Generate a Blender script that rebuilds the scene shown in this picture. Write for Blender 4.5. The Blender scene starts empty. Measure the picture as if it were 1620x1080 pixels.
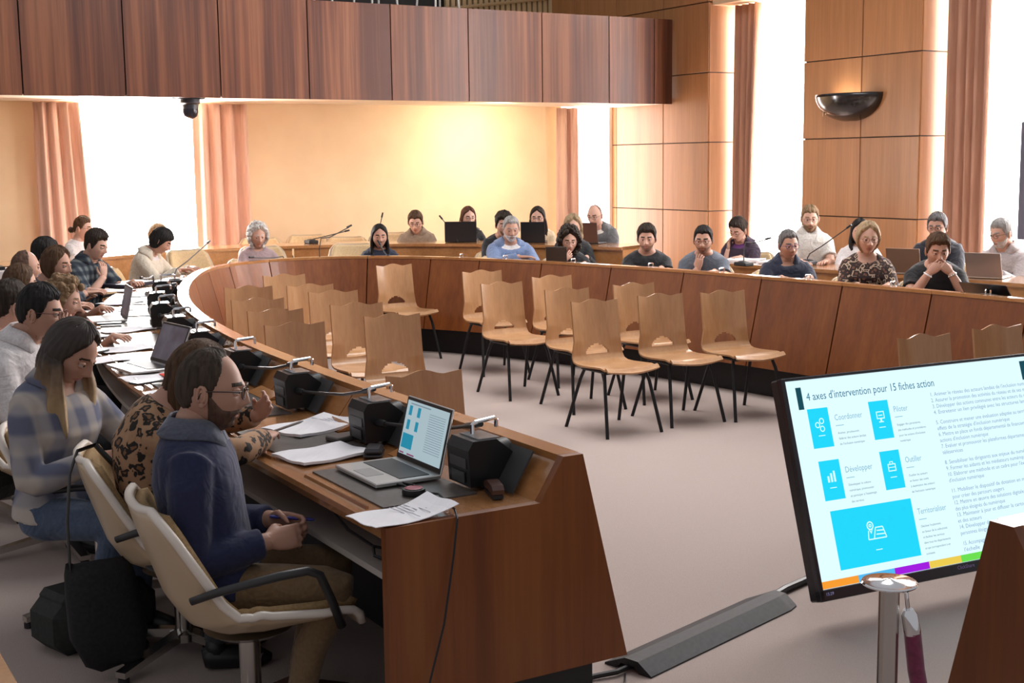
import bpy, bmesh, math, random
import numpy as np
from mathutils import Vector, Matrix
random.seed(5)
PI = math.pi
SC = bpy.context.scene
COL = SC.collection

# ------------------------------------------------------------------ camera
cam_d = bpy.data.cameras.new('camera')
cam_d.sensor_width = 36.0
cam_d.lens = 36.0 * 2080.0 / 1620.0
cam_d.clip_end = 200
cam = bpy.data.objects.new('camera', cam_d)
COL.objects.link(cam)
yaw, pitch, roll = math.radians(30.6), math.atan(284 / 2080.0), math.radians(0.75)
f0 = Vector((math.sin(yaw), math.cos(yaw), 0)); r0 = Vector((math.cos(yaw), -math.sin(yaw), 0)); zz = Vector((0, 0, 1))
fw = f0 * math.cos(pitch) - zz * math.sin(pitch); up = zz * math.cos(pitch) + f0 * math.sin(pitch)
rr = r0 * math.cos(roll) - up * math.sin(roll); uu = up * math.cos(roll) + r0 * math.sin(roll)
cam.matrix_world = Matrix(((rr.x, uu.x, -fw.x, 0), (rr.y, uu.y, -fw.y, 0), (rr.z, uu.z, -fw.z, 1.74), (0, 0, 0, 1)))
SC.camera = cam
CAMXY = (0.0, 0.0)

# ------------------------------------------------------------------ view, world, lights
SC.view_settings.view_transform = 'Standard'
SC.view_settings.look = 'None'
SC.view_settings.gamma = 1
SC.view_settings.use_curve_mapping = False
SC.view_settings.exposure = 0.15
SC.cycles.use_denoising = True
SC.cycles.max_bounces = 6
SC.cycles.sample_clamp_indirect = 6
WIN_STRENGTH = 15.0
w = bpy.data.worlds.new('World'); SC.world = w; w.use_nodes = True
w.node_tree.nodes['Background'].inputs[0].default_value = (0.97, 0.96, 1.0, 1)
w.node_tree.nodes['Background'].inputs[1].default_value = 0.35

def area(name, loc, aim, sx, sy, power, color=(1, 1, 1)):
    L = bpy.data.lights.new(name, 'AREA'); L.shape = 'RECTANGLE'; L.size = sx; L.size_y = sy; L.energy = power; L.color = color
    o = bpy.data.objects.new(name, L); COL.objects.link(o); o.location = loc
    o.rotation_euler = (Vector(aim) - Vector(loc)).to_track_quat('-Z', 'Y').to_euler()
    return o
# added lamp for the bright patch on the back wall, added fill over the hall
area('added_wall_glow_light', (8.0, 13.62, 2.40), (8.0, 14.6, 1.15), 0.12, 0.5, 42, (1, 0.90, 0.70))
area('added_hall_fill_light', (5.2, 7.6, 5.6), (5.2, 7.6, 0), 3.5, 4.5, 270, (1, 0.96, 0.93))

# ------------------------------------------------------------------ materials
MATS = {}
def mat(name, color=(.5, .5, .5), rough=.5, metal=0., emit=None, spec=None, coat=0., nodes=None, sheen=0., alpha=None):
    if name in MATS: return MATS[name]
    m = bpy.data.materials.new(name); m.use_nodes = True; MATS[name] = m
    b = m.node_tree.nodes['Principled BSDF']
    b.inputs['Base Color'].default_value = (*color, 1); b.inputs['Roughness'].default_value = rough; b.inputs['Metallic'].default_value = metal
    if spec is not None: b.inputs['Specular IOR Level'].default_value = spec
    if coat: b.inputs['Coat Weight'].default_value = coat; b.inputs['Coat Roughness'].default_value = .15
    if sheen: b.inputs['Sheen Weight'].default_value = sheen
    if emit:
        b.inputs['Emission Color'].default_value = (*emit[0], 1); b.inputs['Emission Strength'].default_value = emit[1]
    if nodes: nodes(m.node_tree, b)
    return m
def N(t, kind, **kw):
    n = t.nodes.new('ShaderNode' + kind)
    for k, v in kw.items():
        if k.startswith('i_'):
            key = k[2:]; key = int(key) if key.isdigit() else key.replace('_', ' ')
            n.inputs[key].default_value = v
        else: setattr(n, k, v)
    return n
def ramp(t, stops, interp='LINEAR'):
    n = t.nodes.new('ShaderNodeValToRGB'); cr = n.color_ramp; cr.interpolation = interp
    while len(cr.elements) < len(stops): cr.elements.new(.5)
    for e, (p, c) in zip(cr.elements, stops): e.position = p; e.color = (*c, 1)
    return n
def coords(t, scale, kind='Object', rnd=True):
    tc = N(t, 'TexCoord'); mp = N(t, 'Mapping'); mp.inputs['Scale'].default_value = scale
    t.links.new(tc.outputs[kind], mp.inputs['Vector'])
    if rnd:
        oi = N(t, 'ObjectInfo'); mu = N(t, 'Math', operation='MULTIPLY'); mu.inputs[1].default_value = 37.0
        t.links.new(oi.outputs['Random'], mu.inputs[0]); t.links.new(mu.outputs[0], mp.inputs['Location'])
    return mp
def wood(name, c1, c2, c3, scale=(7, 7, .35), rough=.35, coat=.25, vary=.18, lo=.34, hi=.68):
    """straight grained veneer; tone differs a little from board to board"""
    def build(t, b):
        mp = coords(t, scale)
        n1 = N(t, 'TexNoise', i_Scale=1.0, i_Detail=3.0, i_Roughness=.55); t.links.new(mp.outputs[0], n1.inputs['Vector'])
        mp2 = coords(t, tuple(s * 6 for s in scale)); n2 = N(t, 'TexNoise', i_Scale=1.0, i_Detail=4.0, i_Roughness=.6); t.links.new(mp2.outputs[0], n2.inputs['Vector'])
        mx = N(t, 'Mix', data_type='FLOAT'); mx.inputs[0].default_value = .4
        t.links.new(n1.outputs[0], mx.inputs[2]); t.links.new(n2.outputs[0], mx.inputs[3])
        r = ramp(t, [(lo, c1), ((lo + hi) / 2, c2), (hi, c3)]); t.links.new(mx.outputs[0], r.inputs[0])
        oi = N(t, 'ObjectInfo'); mr = N(t, 'MapRange'); mr.inputs[3].default_value = 1 - vary; mr.inputs[4].default_value = 1 + vary
        t.links.new(oi.outputs['Random'], mr.inputs[0])
        hs = N(t, 'HueSaturation'); t.links.new(mr.outputs[0], hs.inputs['Value']); t.links.new(r.outputs[0], hs.inputs['Color'])
        t.links.new(hs.outputs[0], b.inputs['Base Color'])
    return mat(name, rough=rough, coat=coat, nodes=build)
def noise_mat(name, c1, c2, scale=40, rough=.9, bump=.0, sc=(1, 1, 1), detail=3, sheen=0., lo=.35, hi=.65):
    def build(t, b):
        mp = coords(t, sc); n = N(t, 'TexNoise', i_Scale=scale, i_Detail=detail); t.links.new(mp.outputs[0], n.inputs['Vector'])
        r = ramp(t, [(lo, c1), (hi, c2)]); t.links.new(n.outputs[0], r.inputs[0]); t.links.new(r.outputs[0], b.inputs['Base Color'])
        if bump:
            bp = N(t, 'Bump'); bp.inputs['Strength'].default_value = bump; bp.inputs['Distance'].default_value = .01
            t.links.new(n.outputs[0], bp.inputs['Height']); t.links.new(bp.outputs[0], b.inputs['Normal'])
    return mat(name, rough=rough, nodes=build, sheen=sheen)
def cloth(name, c, var=.12, rough=.9, wr=.5):
    """plain cloth: a fine weave tone and soft folds in the relief"""
    def build(t, b):
        mp = coords(t, (1, 1, 1)); n = N(t, 'TexNoise', i_Scale=90.0, i_Detail=2.0); t.links.new(mp.outputs[0], n.inputs['Vector'])
        r = ramp(t, [(.3, tuple(x * (1 - var) for x in c)), (.7, tuple(min(1, x * (1 + var)) for x in c))]); t.links.new(n.outputs[0], r.inputs[0])
        t.links.new(r.outputs[0], b.inputs['Base Color'])
        n2 = N(t, 'TexNoise', i_Scale=11.0, i_Detail=2.0, i_Distortion=1.2); t.links.new(mp.outputs[0], n2.inputs['Vector'])
        bp = N(t, 'Bump'); bp.inputs['Strength'].default_value = wr; bp.inputs['Distance'].default_value = .03
        t.links.new(n2.outputs[0], bp.inputs['Height']); t.links.new(bp.outputs[0], b.inputs['Normal'])
    return mat(name, rough=rough, nodes=build, sheen=.15)
def leopard(name):
    def build(t, b):
        mp = coords(t, (1, 1, 1), rnd=False)
        nz = N(t, 'TexNoise', i_Scale=30.0, i_Detail=2.0); t.links.new(mp.outputs[0], nz.inputs['Vector'])
        mxv = N(t, 'Mix', data_type='VECTOR'); mxv.inputs[0].default_value = .05
        t.links.new(mp.outputs[0], mxv.inputs[4]); t.links.new(nz.outputs['Color'], mxv.inputs[5])
        v = N(t, 'TexVoronoi', i_Scale=28.0); t.links.new(mxv.outputs[1], v.inputs['Vector'])
        r = ramp(t, [(0, (.20, .095, .04)), (.22, (.18, .08, .035)), (.25, (.012, .008, .006)), (.47, (.012, .008, .006)), (.52, (.36, .2, .11)), (1, (.40, .235, .13))]); t.links.new(v.outputs['Distance'], r.inputs[0])
        t.links.new(r.outputs[0], b.inputs['Base Color'])
    return mat(name, rough=.85, nodes=build)
def plaid(name, base, dark, light, scale, w1=.5):
    def build(t, b):
        tc = N(t, 'TexCoord'); sx = N(t, 'SeparateXYZ'); t.links.new(tc.outputs['Object'], sx.inputs[0])
        ad = N(t, 'Math', operation='ADD'); t.links.new(sx.outputs['X'], ad.inputs[0]); t.links.new(sx.outputs['Y'], ad.inputs[1])
        outs = []
        for src in (ad.outputs[0], sx.outputs['Z']):
            m1 = N(t, 'Math', operation='MULTIPLY'); m1.inputs[1].default_value = scale; t.links.new(src, m1.inputs[0])
            s = N(t, 'Math', operation='SINE'); t.links.new(m1.outputs[0], s.inputs[0])
            g = N(t, 'MapRange'); g.interpolation_type = 'SMOOTHSTEP'; g.inputs[1].default_value = -w1; g.inputs[2].default_value = w1; t.links.new(s.outputs[0], g.inputs[0]); outs.append(g.outputs[0])
        a = N(t, 'Math', operation='ADD'); t.links.new(outs[0], a.inputs[0]); t.links.new(outs[1], a.inputs[1])
        h = N(t, 'Math', operation='MULTIPLY'); h.inputs[1].default_value = .5; t.links.new(a.outputs[0], h.inputs[0])
        nz = N(t, 'TexNoise', i_Scale=14.0); t.links.new(tc.outputs['Object'], nz.inputs['Vector'])
        a2 = N(t, 'Mix', data_type='FLOAT'); a2.inputs[0].default_value = .22; t.links.new(h.outputs[0], a2.inputs[2]); t.links.new(nz.outputs[0], a2.inputs[3])
        r = ramp(t, [(.12, dark), (.5, base), (.88, light)]); t.links.new(a2.outputs[0], r.inputs[0]); t.links.new(r.outputs[0], b.inputs['Base Color'])
    return mat(name, rough=.9, nodes=build)
def printed(name, c1, c2, c3, scale):
    def build(t, b):
        mp = coords(t, (1, 1, 1), rnd=False); wv = N(t, 'TexVoronoi', i_Scale=scale, distance='CHEBYCHEV'); t.links.new(mp.outputs[0], wv.inputs['Vector'])
        r = ramp(t, [(0, c3), (.2, c3), (.22, c1), (.5, c1), (.52, c2), (.62, c2), (.64, c1)], 'CONSTANT'); t.links.new(wv.outputs['Distance'], r.inputs[0])
        t.links.new(r.outputs[0], b.inputs['Base Color'])
    return mat(name, rough=.85, nodes=build)

W_DESK = wood('cherry_veneer_desk', (.14, .036, .006), (.20, .055, .010), (.25, .08, .015), rough=.42, coat=.10, vary=.14)
W_TOP = wood('cherry_veneer_top', (.36, .15, .048), (.44, .195, .07), (.51, .24, .095), scale=(9, 3, 9), rough=.2, coat=.9, vary=.06)
W_BALC = wood('cherry_veneer_balcony', (.082, .022, .010), (.150, .046, .019), (.245, .090, .038), scale=(4.6, 4.6, .10), rough=.4, coat=.12, vary=.2, lo=.40, hi=.61)
W_WALL = wood('oak_veneer_wall', (.34, .145, .055), (.405, .18, .07), (.47, .22, .09), scale=(7, 7, .3), rough=.42, coat=.1, vary=.1)
W_CHAIR = wood('beech_ply', (.40, .205, .092), (.475, .255, .12), (.54, .305, .15), scale=(11, 11, .8), rough=.3, coat=.35, vary=.07)
M_BLACK = mat('black_plastic', (.012, .012, .014), .42)
M_BLACKM = mat('black_metal', (.012, .013, .016), .45, .3)
M_KICK = mat('black_plinth', (.010, .010, .012), .6)
M_CHROME = mat('chrome', (.82, .82, .84), .08, 1.)
M_STEEL = mat('brushed_steel', (.62, .60, .57), .22, 1.)
M_PLATE = mat('dark_grey_plate', (.05, .05, .052), .5)
M_PAPER = noise_mat('white_paper', (.87, .86, .90), (.92, .91, .95), 12, .7)
M_INK = mat('grey_ink', (.3, .3, .36), .9)
M_SHELL = mat('cream_shell', (.54, .41, .27), .38, coat=.2)
M_SHELLRIM = mat('cream_rim', (.78, .70, .62), .32)
M_CUSH = noise_mat('tan_upholstery', (.27, .17, .075), (.36, .235, .11), 120, .9)
M_CUSHC = noise_mat('cream_upholstery', (.66, .47, .26), (.74, .55, .32), 60, .85)
M_LEATHER = noise_mat('grey_leather_pad', (.085, .075, .068), (.115, .10, .092), 60, .36)
M_GREYSHELF = mat('pale_shelf', (.46, .42, .38), .6)
M_SILVER = mat('silver_aluminium', (.68, .67, .66), .32, .8)
M_KEYS = mat('laptop_keys', (.03, .03, .034), .5)
M_SCREENOFF = mat('dark_lid', (.014, .014, .016), .35)
M_WHITE = mat('white_plastic', (.8, .8, .82), .4)
M_FABRICB = noise_mat('black_nylon', (.006, .006, .008), (.012, .012, .015), 80, .8)

# ------------------------------------------------------------------ mesh helpers
class MB:
    def __init__(s): s.v = []; s.f = []; s.m = []; s.n = 0
    def add(s, v, f, m=0):
        v = np.asarray(v, float).reshape(-1, 3); s.v.append(v)
        o = s.n
        s.f += [tuple(int(i) + o for i in q) for q in f]; s.m += ([m] * len(f) if isinstance(m, int) else list(m)); s.n += len(v); return s
    def join(s, b):
        if b.n: s.add(np.vstack(b.v), b.f, b.m)
        return s
    def xf(s, M):
        M = np.array(M); s.v = [a @ M[:3, :3].T + M[:3, 3] for a in s.v]; return s
    def mesh(s, name, mats=(), smooth=True):
        me = bpy.data.meshes.new(name); me.from_pydata(np.vstack(s.v).tolist() if s.v else [], [], s.f)
        for m in mats: me.materials.append(m)
        me.polygons.foreach_set('material_index', s.m); me.polygons.foreach_set('use_smooth', [smooth] * len(s.f))
        me.update(); return me
    def box(s, c, d, m=0, R=None, bev=0.):
        c = np.array(c, float); hx, hy, hz = [x / 2 for x in d]
        if bev <= 0 or min(d) <= 2 * bev:
            v = np.array([(x, y, z) for x in (-hx, hx) for y in (-hy, hy) for z in (-hz, hz)])
            f = [(0, 1, 3, 2), (4, 6, 7, 5), (0, 4, 5, 1), (2, 3, 7, 6), (0, 2, 6, 4), (1, 5, 7, 3)]
        else:
            v = []; ids = {}
            for sx in (-1, 1):
                for sy in (-1, 1):
                    for sz in (-1, 1):
                        for a in range(3):
                            p = [sx * (hx - bev), sy * (hy - bev), sz * (hz - bev)]; p[a] += (sx, sy, sz)[a] * bev
                            ids[(sx, sy, sz, a)] = len(v); v.append(p)
            f = []
            for a in range(3):
                b, c2 = [(1, 2), (0, 2), (0, 1)][a]
                for sg in (-1, 1):
                    q = []
                    for sb, scn in ((-1, -1), (1, -1), (1, 1), (-1, 1)):
                        k = [0, 0, 0]; k[a] = sg; k[b] = sb; k[c2] = scn; q.append(ids[(*k, a)])
                    f.append(tuple(q))
                for sb in (-1, 1):
                    for scn in (-1, 1):
                        q = []
                        for sa, aa in ((-1, b), (1, b), (1, c2), (-1, c2)):
                            k = [0, 0, 0]; k[a] = sa; k[b] = sb; k[c2] = scn; q.append(ids[(*k, aa)])
                        f.append(tuple(q))
            for sx in (-1, 1):
                for sy in (-1, 1):
                    for sz in (-1, 1): f.append(tuple(ids[(sx, sy, sz, a)] for a in range(3)))
            v = np.array(v)
        if R is not None: v = v @ np.array(R).T
        return s.add(v + c, f, m)
    def tube(s, pts, rad, n=10, m=0, flat=1., ref=(0, 0, 1)):
        pts = np.array(pts, float); k = len(pts); rad = np.broadcast_to(np.asarray(rad, float), (k,))
        T = np.gradient(pts, axis=0); T /= np.linalg.norm(T, axis=1)[:, None] + 1e-12
        r = np.array(ref, float)
        if abs(T[0] @ r) > .95: r = np.array((1., 0, 0))
        V = []; a = np.linspace(0, 2 * PI, n, endpoint=False)
        u = r - T[0] * (r @ T[0]); u /= np.linalg.norm(u)
        for i in range(k):
            u = u - T[i] * (u @ T[i]); u /= np.linalg.norm(u) + 1e-12; w_ = np.cross(T[i], u)
            V.append(pts[i] + rad[i] * (np.cos(a)[:, None] * u * flat + np.sin(a)[:, None] * w_))
        return s.rings(V, m)
    def rings(s, V, m=0, cap=True, closed=True):
        n = len(V[0]); k = len(V); f = []
        for i in range(k - 1):
            for j in range(n if closed else n - 1):
                j2 = (j + 1) % n; f.append((i * n + j, i * n + j2, (i + 1) * n + j2, (i + 1) * n + j))
        if cap: f.append(tuple(range(n))[::-1]); f.append(tuple((k - 1) * n + j for j in range(n)))
        return s.add(np.vstack(V), f, m)
    def ell(s, c, r, m=0, nu=16, nv=10, R=None):
        a = np.linspace(0, 2 * PI, nu, endpoint=False); V = []
        for i in range(nv + 1):
            p = PI * (i + .02) / (nv + .04); V.append(np.c_[np.cos(a) * math.sin(p) * r[0], np.sin(a) * math.sin(p) * r[1], np.full(nu, -math.cos(p) * r[2])])
        V = [(q @ np.array(R).T if R is not None else q) + np.array(c, float) for q in V]
        return s.rings(V, m)
    def prism(s, poly, axis_o, ux, uy, d, m=0):
        """polygon (2D) in the plane o,ux,uy pushed along d"""
        o = np.array(axis_o, float); ux = np.array(ux, float); uy = np.array(uy, float); d = np.array(d, float)
        P = [o + ux * a + uy * b for a, b in poly]; n = len(P)
        f = [tuple(range(n))[::-1], tuple(range(n, 2 * n))] + [(i, (i + 1) % n, n + (i + 1) % n, n + i) for i in range(n)]
        return s.add(P + [p + d for p in P], f, m)
    def lathe(s, prof, c=(0, 0, 0), n=24, m=0):
        a = np.linspace(0, 2 * PI, n, endpoint=False)
        V = [np.c_[np.cos(a) * r, np.sin(a) * r, np.full(n, z)] + np.array(c, float) for r, z in prof]
        return s.rings(V, m)
    def sheet(s, G, th, m=0):
        """grid of points G[i][j] given thickness th along its normals"""
        G = np.array(G, float); a, b = G.shape[:2]
        du = np.gradient(G, axis=0); dv = np.gradient(G, axis=1); nn = np.cross(du, dv); nn /= np.linalg.norm(nn, axis=2)[:, :, None] + 1e-12
        A = (G + nn * th / 2).reshape(-1, 3); B = (G - nn * th / 2).reshape(-1, 3); o = a * b; f = []
        for i in range(a - 1):
            for j in range(b - 1):
                q = (i * b + j, i * b + j + 1, (i + 1) * b + j + 1, (i + 1) * b + j); f.append(q[::-1]); f.append(tuple(x + o for x in q))
        per = [(0, j) for j in range(b)] + [(i, b - 1) for i in range(1, a)] + [(a - 1, j) for j in range(b - 2, -1, -1)] + [(i, 0) for i in range(a - 2, 0, -1)]
        per = [i * b + j for i, j in per]
        for k in range(len(per)): p, q = per[k], per[(k + 1) % len(per)]; f.append((p, q, q + o, p + o))
        return s.add(np.vstack([A, B]), f, m)

def obj(name, mb, mats, parent=None, smooth=False, loc=None, auto=True, kind=None):
    if not isinstance(mats, (list, tuple)): mats = [mats]
    me = mb.mesh(name, mats, smooth) if isinstance(mb, MB) else mb
    if not isinstance(mb, MB):
        me.materials.clear()
        for m in mats: me.materials.append(m)
    if smooth and auto and isinstance(mb, MB):
        try: me.set_sharp_from_angle(angle=math.radians(40))
        except Exception: pass
    o = bpy.data.objects.new(name, me); COL.objects.link(o)
    if parent is not None: o.parent = parent
    if loc is not None: o.location = loc
    if kind: o['kind'] = kind
    return o
def thing(name, label, cat, loc=(0, 0, 0), rz=0., group=None):
    o = bpy.data.objects.new(name, None); COL.objects.link(o); o.empty_display_size = .1
    o.location = loc; o.rotation_euler = (0, 0, rz); o['label'] = label; o['category'] = cat
    if group: o['group'] = group
    return o
def tag(o, label, cat, group=None):
    o['label'] = label; o['category'] = cat
    if group: o['group'] = group
    return o
def struct(o): o['kind'] = 'structure'; return o
def dup(root, loc, rz, label, group=None, sub=None):
    r = root.copy(); COL.objects.link(r); r.location = loc; r.rotation_euler = (0, 0, rz); r['label'] = label
    if group: r['group'] = group
    for ch in list(root.children):
        if sub and ch.name.split('.')[0] in sub: continue
        c = ch.copy(); COL.objects.link(c); c.parent = r
        for g in list(ch.children):
            d = g.copy(); COL.objects.link(d); d.parent = c
    return r
def apply_remesh(mb, voxel, name, smooth_it=2):
    me = mb.mesh(name + '_raw'); o = bpy.data.objects.new('tmp', me); COL.objects.link(o)
    md = o.modifiers.new('r', 'REMESH'); md.mode = 'VOXEL'; md.voxel_size = voxel; md.use_smooth_shade = True
    if smooth_it: sm = o.modifiers.new('s', 'SMOOTH'); sm.iterations = smooth_it; sm.factor = .5
    dg = bpy.context.evaluated_depsgraph_get(); ev = o.evaluated_get(dg)
    out = bpy.data.meshes.new_from_object(ev, depsgraph=dg)
    bpy.data.objects.remove(o); bpy.data.meshes.remove(me)
    out.name = name; out.polygons.foreach_set('use_smooth', [True] * len(out.polygons)); out.polygons.foreach_set('material_index', [0] * len(out.polygons)); return out
def mesh_to_mb(me, m=0):
    v = np.empty(len(me.vertices) * 3); me.vertices.foreach_get('co', v); b = MB(); b.add(v.reshape(-1, 3), [tuple(p.vertices) for p in me.polygons], m); return b
def rotz(a): c, s_ = math.cos(a), math.sin(a); return np.array([[c, -s_, 0], [s_, c, 0], [0, 0, 1]])
def basis(x, zhint=(0, 0, 1)):
    x = np.array(x, float); x /= np.linalg.norm(x); z = np.array(zhint, float); y = np.cross(z, x)
    if np.linalg.norm(y) < 1e-4: y = np.cross((0, 1., 0), x)
    y /= np.linalg.norm(y); return np.c_[x, y, np.cross(x, y)]

# ------------------------------------------------------------------ horseshoe path
RIM = [(2.12, 3.18), (2.12, 4.0), (2.12, 4.75), (2.14, 5.54), (2.18, 6.29), (2.30, 7.26), (2.40, 7.85), (2.53, 8.43), (2.70, 9.0), (2.94, 9.72), (3.2, 10.35), (3.48, 10.95), (3.8, 11.35), (4.25, 11.6), (4.7, 11.62), (5.13, 11.42), (5.55, 10.95), (5.84, 10.35), (6.06, 9.75), (6.27, 9.0), (6.42, 8.3), (6.52, 7.45), (6.6, 6.75), (6.65, 6.0), (6.68, 5.3), (6.7, 4.5), (6.7, 3.5)]
def resamp(P, step):
    P = np.array(P, float); d = np.r_[0, np.cumsum(np.hypot(*np.diff(P, axis=0).T))]; n = int(round(d[-1] / step)) + 1
    s_ = np.linspace(0, d[-1], n); return np.c_[np.interp(s_, d, P[:, 0]), np.interp(s_, d, P[:, 1])], s_
_P, _ = resamp(RIM, .05)
for _ in range(110): _Q = _P.copy(); _Q[1:-1] = .25 * _P[:-2] + .5 * _P[1:-1] + .25 * _P[2:]; _P = _Q
CURVE, CS = resamp(_P, .05)
_T = np.gradient(CURVE, axis=0); _T /= np.hypot(*_T.T)[:, None]
NRM = np.c_[-_T[:, 1], _T[:, 0]]
SEND = CS[-1]
def on(s, d, z=0.):
    x = np.interp(s, CS, CURVE[:, 0]); y = np.interp(s, CS, CURVE[:, 1]); nx = np.interp(s, CS, NRM[:, 0]); ny = np.interp(s, CS, NRM[:, 1])
    l = math.hypot(nx, ny); return np.array((x + nx / l * d, y + ny / l * d, z))
def outward(s):
    q = on(s, 1) - on(s, 0); return math.atan2(q[1], q[0])
def sweep(mb, prof, s0, s1, m=0, step=.08, fn=None):
    """closed profile [(d,z)] swept along the horseshoe"""
    fn = fn or on; n = max(2, int((s1 - s0) / step) + 1)
    V = [np.array([fn(s, d, z) for d, z in prof]) for s in np.linspace(s0, s1, n)]
    return mb.rings(V, m)
# ================================================================== ROOM
M_CARPET = noise_mat('beige_carpet', (.385, .315, .288), (.445, .365, .332), 260, .98, bump=.25, detail=4)
M_WALLP = noise_mat('warm_plaster', (.80, .58, .36), (.84, .62, .39), 3, .9)
M_CEIL = mat('white_soffit', (.85, .74, .6), .8)
M_GAL = mat('gallery_dark_wall', (.035, .032, .034), .8)
M_PANE = mat('bright_daylight', (1, 1, 1), .5, emit=((1.0, .975, .96), WIN_STRENGTH))
M_FRAME = mat('window_frame_paint', (.7, .66, .62), .5)
b = MB(); b.box((4, 7, -.05), (28, 28, .1)); struct(obj('floor', b, M_CARPET))
b = MB()
BY = 14.6
b.box((.1, BY + .1, 1.25), (6.3, .2, 2.5)); b.box((7.0, BY + .1, 1.25), (4.85, .2, 2.5)); b.box((3.93, BY + .1, .15), (1.4, .2, .3)); b.box((3.93, BY + .1, 2.48), (1.4, .2, .04))
b.box((9.87, BY + .1, .15), (.9, .2, .3)); b.box((9.87, BY + .1, 2.48), (.9, .2, .04)); struct(obj('wall_back', b, M_WALLP))
def window(name, c, d, axis, bars, m=None):
    b = MB(); b.box(c, d); w = struct(obj(name, b, m or M_PANE))
    fb = MB(); off = -.05
    for t in bars:
        if axis == 'y': fb.box((c[0] + t, c[1] + off, c[2]), (.05, .04, d[2]))
        else: fb.box((c[0] + off, c[1] + t, c[2]), (.04, .05, d[2]))
    if bars: obj('window_frame', fb, M_FRAME, w)
    return w
window('window_1', (3.93, BY + .16, 1.45), (1.36, .02, 2.4), 'y', [-.66, .66], mat('glaring_daylight', (1, 1, 1), .5, emit=((1.0, .985, .98), WIN_STRENGTH * 2.2)))
window('window_2', (9.87, BY + .16, 1.45), (.86, .02, 2.4), 'y', [.4], mat('soft_daylight', (1, 1, 1), .5, emit=((1.0, .98, .96), WIN_STRENGTH * .5)))
window('window_3', (10.98, 11.85, 2.9), (.02, 1.66, 5.4), 'x', [-.8, .8])
window('window_4', (10.98, 7.6, 2.9), (.02, 3.4, 5.4), 'x', [-.4, 1.6])
# right wall: two panelled piers, sill wall and lintel
def pier(name, y0, y1, cols, x=10.3, z1=6.2):
    b = MB(); b.box((x + .36, (y0 + y1) / 2, z1 / 2), (.68, y1 - y0 - .03, z1)); w = struct(obj(name, b, mat('pier_core', (.05, .022, .01), .6)))
    zs = [0, .28, 1.11, 1.945, 2.78, 3.61, 4.44, 5.3, 6.2]
    for a, c in zip(cols[:-1], cols[1:]):
        for p, q in zip(zs[:-1], zs[1:]):
            m = MB(); m.box((x + .01, (a + c) / 2, (p + q) / 2), (.024, c - a - .012, q - p - .012), bev=.002); obj('wood_panel', m, W_WALL, w)
    for p, q in zip(zs[:-1], zs[1:]):
        m = MB(); m.box((x + .36, y0 + .008, (p + q) / 2), (.70, .024, q - p - .012), bev=.002); obj('side_panel', m, W_WALL, w)
    return w
pier('wall_right', 9.36, 11.03, [9.36, 10.16, 11.03])
pier('wall_right_far', 12.67, 17.0, [12.67, 13.57, 14.6, 15.6, 17.0])
b = MB(); b.box((11.06, 8.9, .1), (.12, 8, .2)); b.box((11.06, 8.9, 5.9), (.12, 8, .6)); b.box((11.06, 4.3, 3), (.12, 3.2, 6)); struct(obj('wall_right_window', b, M_WALLP))
b = MB(); b.box((10.6, 11.85, 3.62), (.5, 1.64, .1)); struct(obj('trim_1', b, mat('pale_lintel', (.78, .55, .34), .6)))
# balcony over the back row
bal = MB(); bal.box((3.1, 13.42, 2.945), (13.9, .1, 1.0)); bal = struct(obj('wall_balcony', bal, mat('balcony_core', (.03, .012, .008), .7)))
bx = [-3.4, -2.4, -1.4, -.4, .56, 1.53, 2.505, 3.48, 4.45, 5.42, 6.39, 7.36, 8.345, 9.3, 9.98, 10.26]
for a, c in zip(bx[:-1], bx[1:]):
    m = MB(); lean = .035
    m.prism([(0, 2.43), (c - a - .014, 2.43), (c - a - .014, 3.462), (0, 3.462)], (a + .007, 13.33, 0), (1, 0, 0), (0, 0, 1), (0, .05, 0)); obj('front_panel', m, W_BALC, bal)
b = MB(); b.box((3.4, 14.0, 2.47), (13.8, 1.2, .06)); b.box((3.4, 14.9, 3.34), (13.8, 2.8, .05)); struct(obj('ceiling', b, M_CEIL))
b = MB(); b.box((3.4, 16.4, 4.6), (14, .1, 3)); struct(obj('wall_gallery', b, M_GAL))
sl = thing('slatted_panel', 'pale vertical slatted wall panel up on the balcony at top centre', 'panel', (8.6, 16.2, 3.4))
b = MB(); b.box((1.35, .08, .8), (2.75, .02, 1.6)); obj('backing', b, mat('slat_backing', (.03, .02, .015), .8), sl)
b = MB()
for k in range(32): b.box((.02 + k * .087, 0, .8), (.055, .05, 1.6))
obj('slats', b, mat('pale_slats', (.62, .45, .25), .5), sl)
b = MB(); b.tube([(-.2, -.1, .38), (1.6, -.1, .62)], .022); obj('rail', b, mat('slat_rail', (.5, .34, .18), .5), sl)

# curtains
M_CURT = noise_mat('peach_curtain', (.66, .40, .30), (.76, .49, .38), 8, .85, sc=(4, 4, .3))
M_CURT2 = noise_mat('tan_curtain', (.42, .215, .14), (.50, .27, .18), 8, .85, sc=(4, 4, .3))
def curtain(label, p0, p1, z0, z1, folds, m, amp=.05, taper=(1, 1, 1)):
    p0 = np.array((*p0, 0.)); p1 = np.array((*p1, 0.)); d = p1 - p0; nn = np.array((-d[1], d[0], 0)) / np.linalg.norm(d); G = []
    for i in range(13):
        t = i / 12; row = []; wd = np.interp(t, [0, .5, 1], taper)
        for j in range(folds * 8 + 1):
            u = j / (folds * 8); ph = u * folds * 2 * PI + .5 * math.sin(3 * u + 2 * t)
            row.append(p0 + d * u * wd + nn * amp * (math.sin(ph) + .35 * math.sin(2.3 * ph + 1)) + np.array((0, 0, z1 + (z0 - z1) * t)))
        G.append(row)
    b = MB(); b.sheet(G, .008); return tag(obj('curtain', b, m, smooth=True, auto=False), label, 'curtain', 'curtains')
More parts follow.
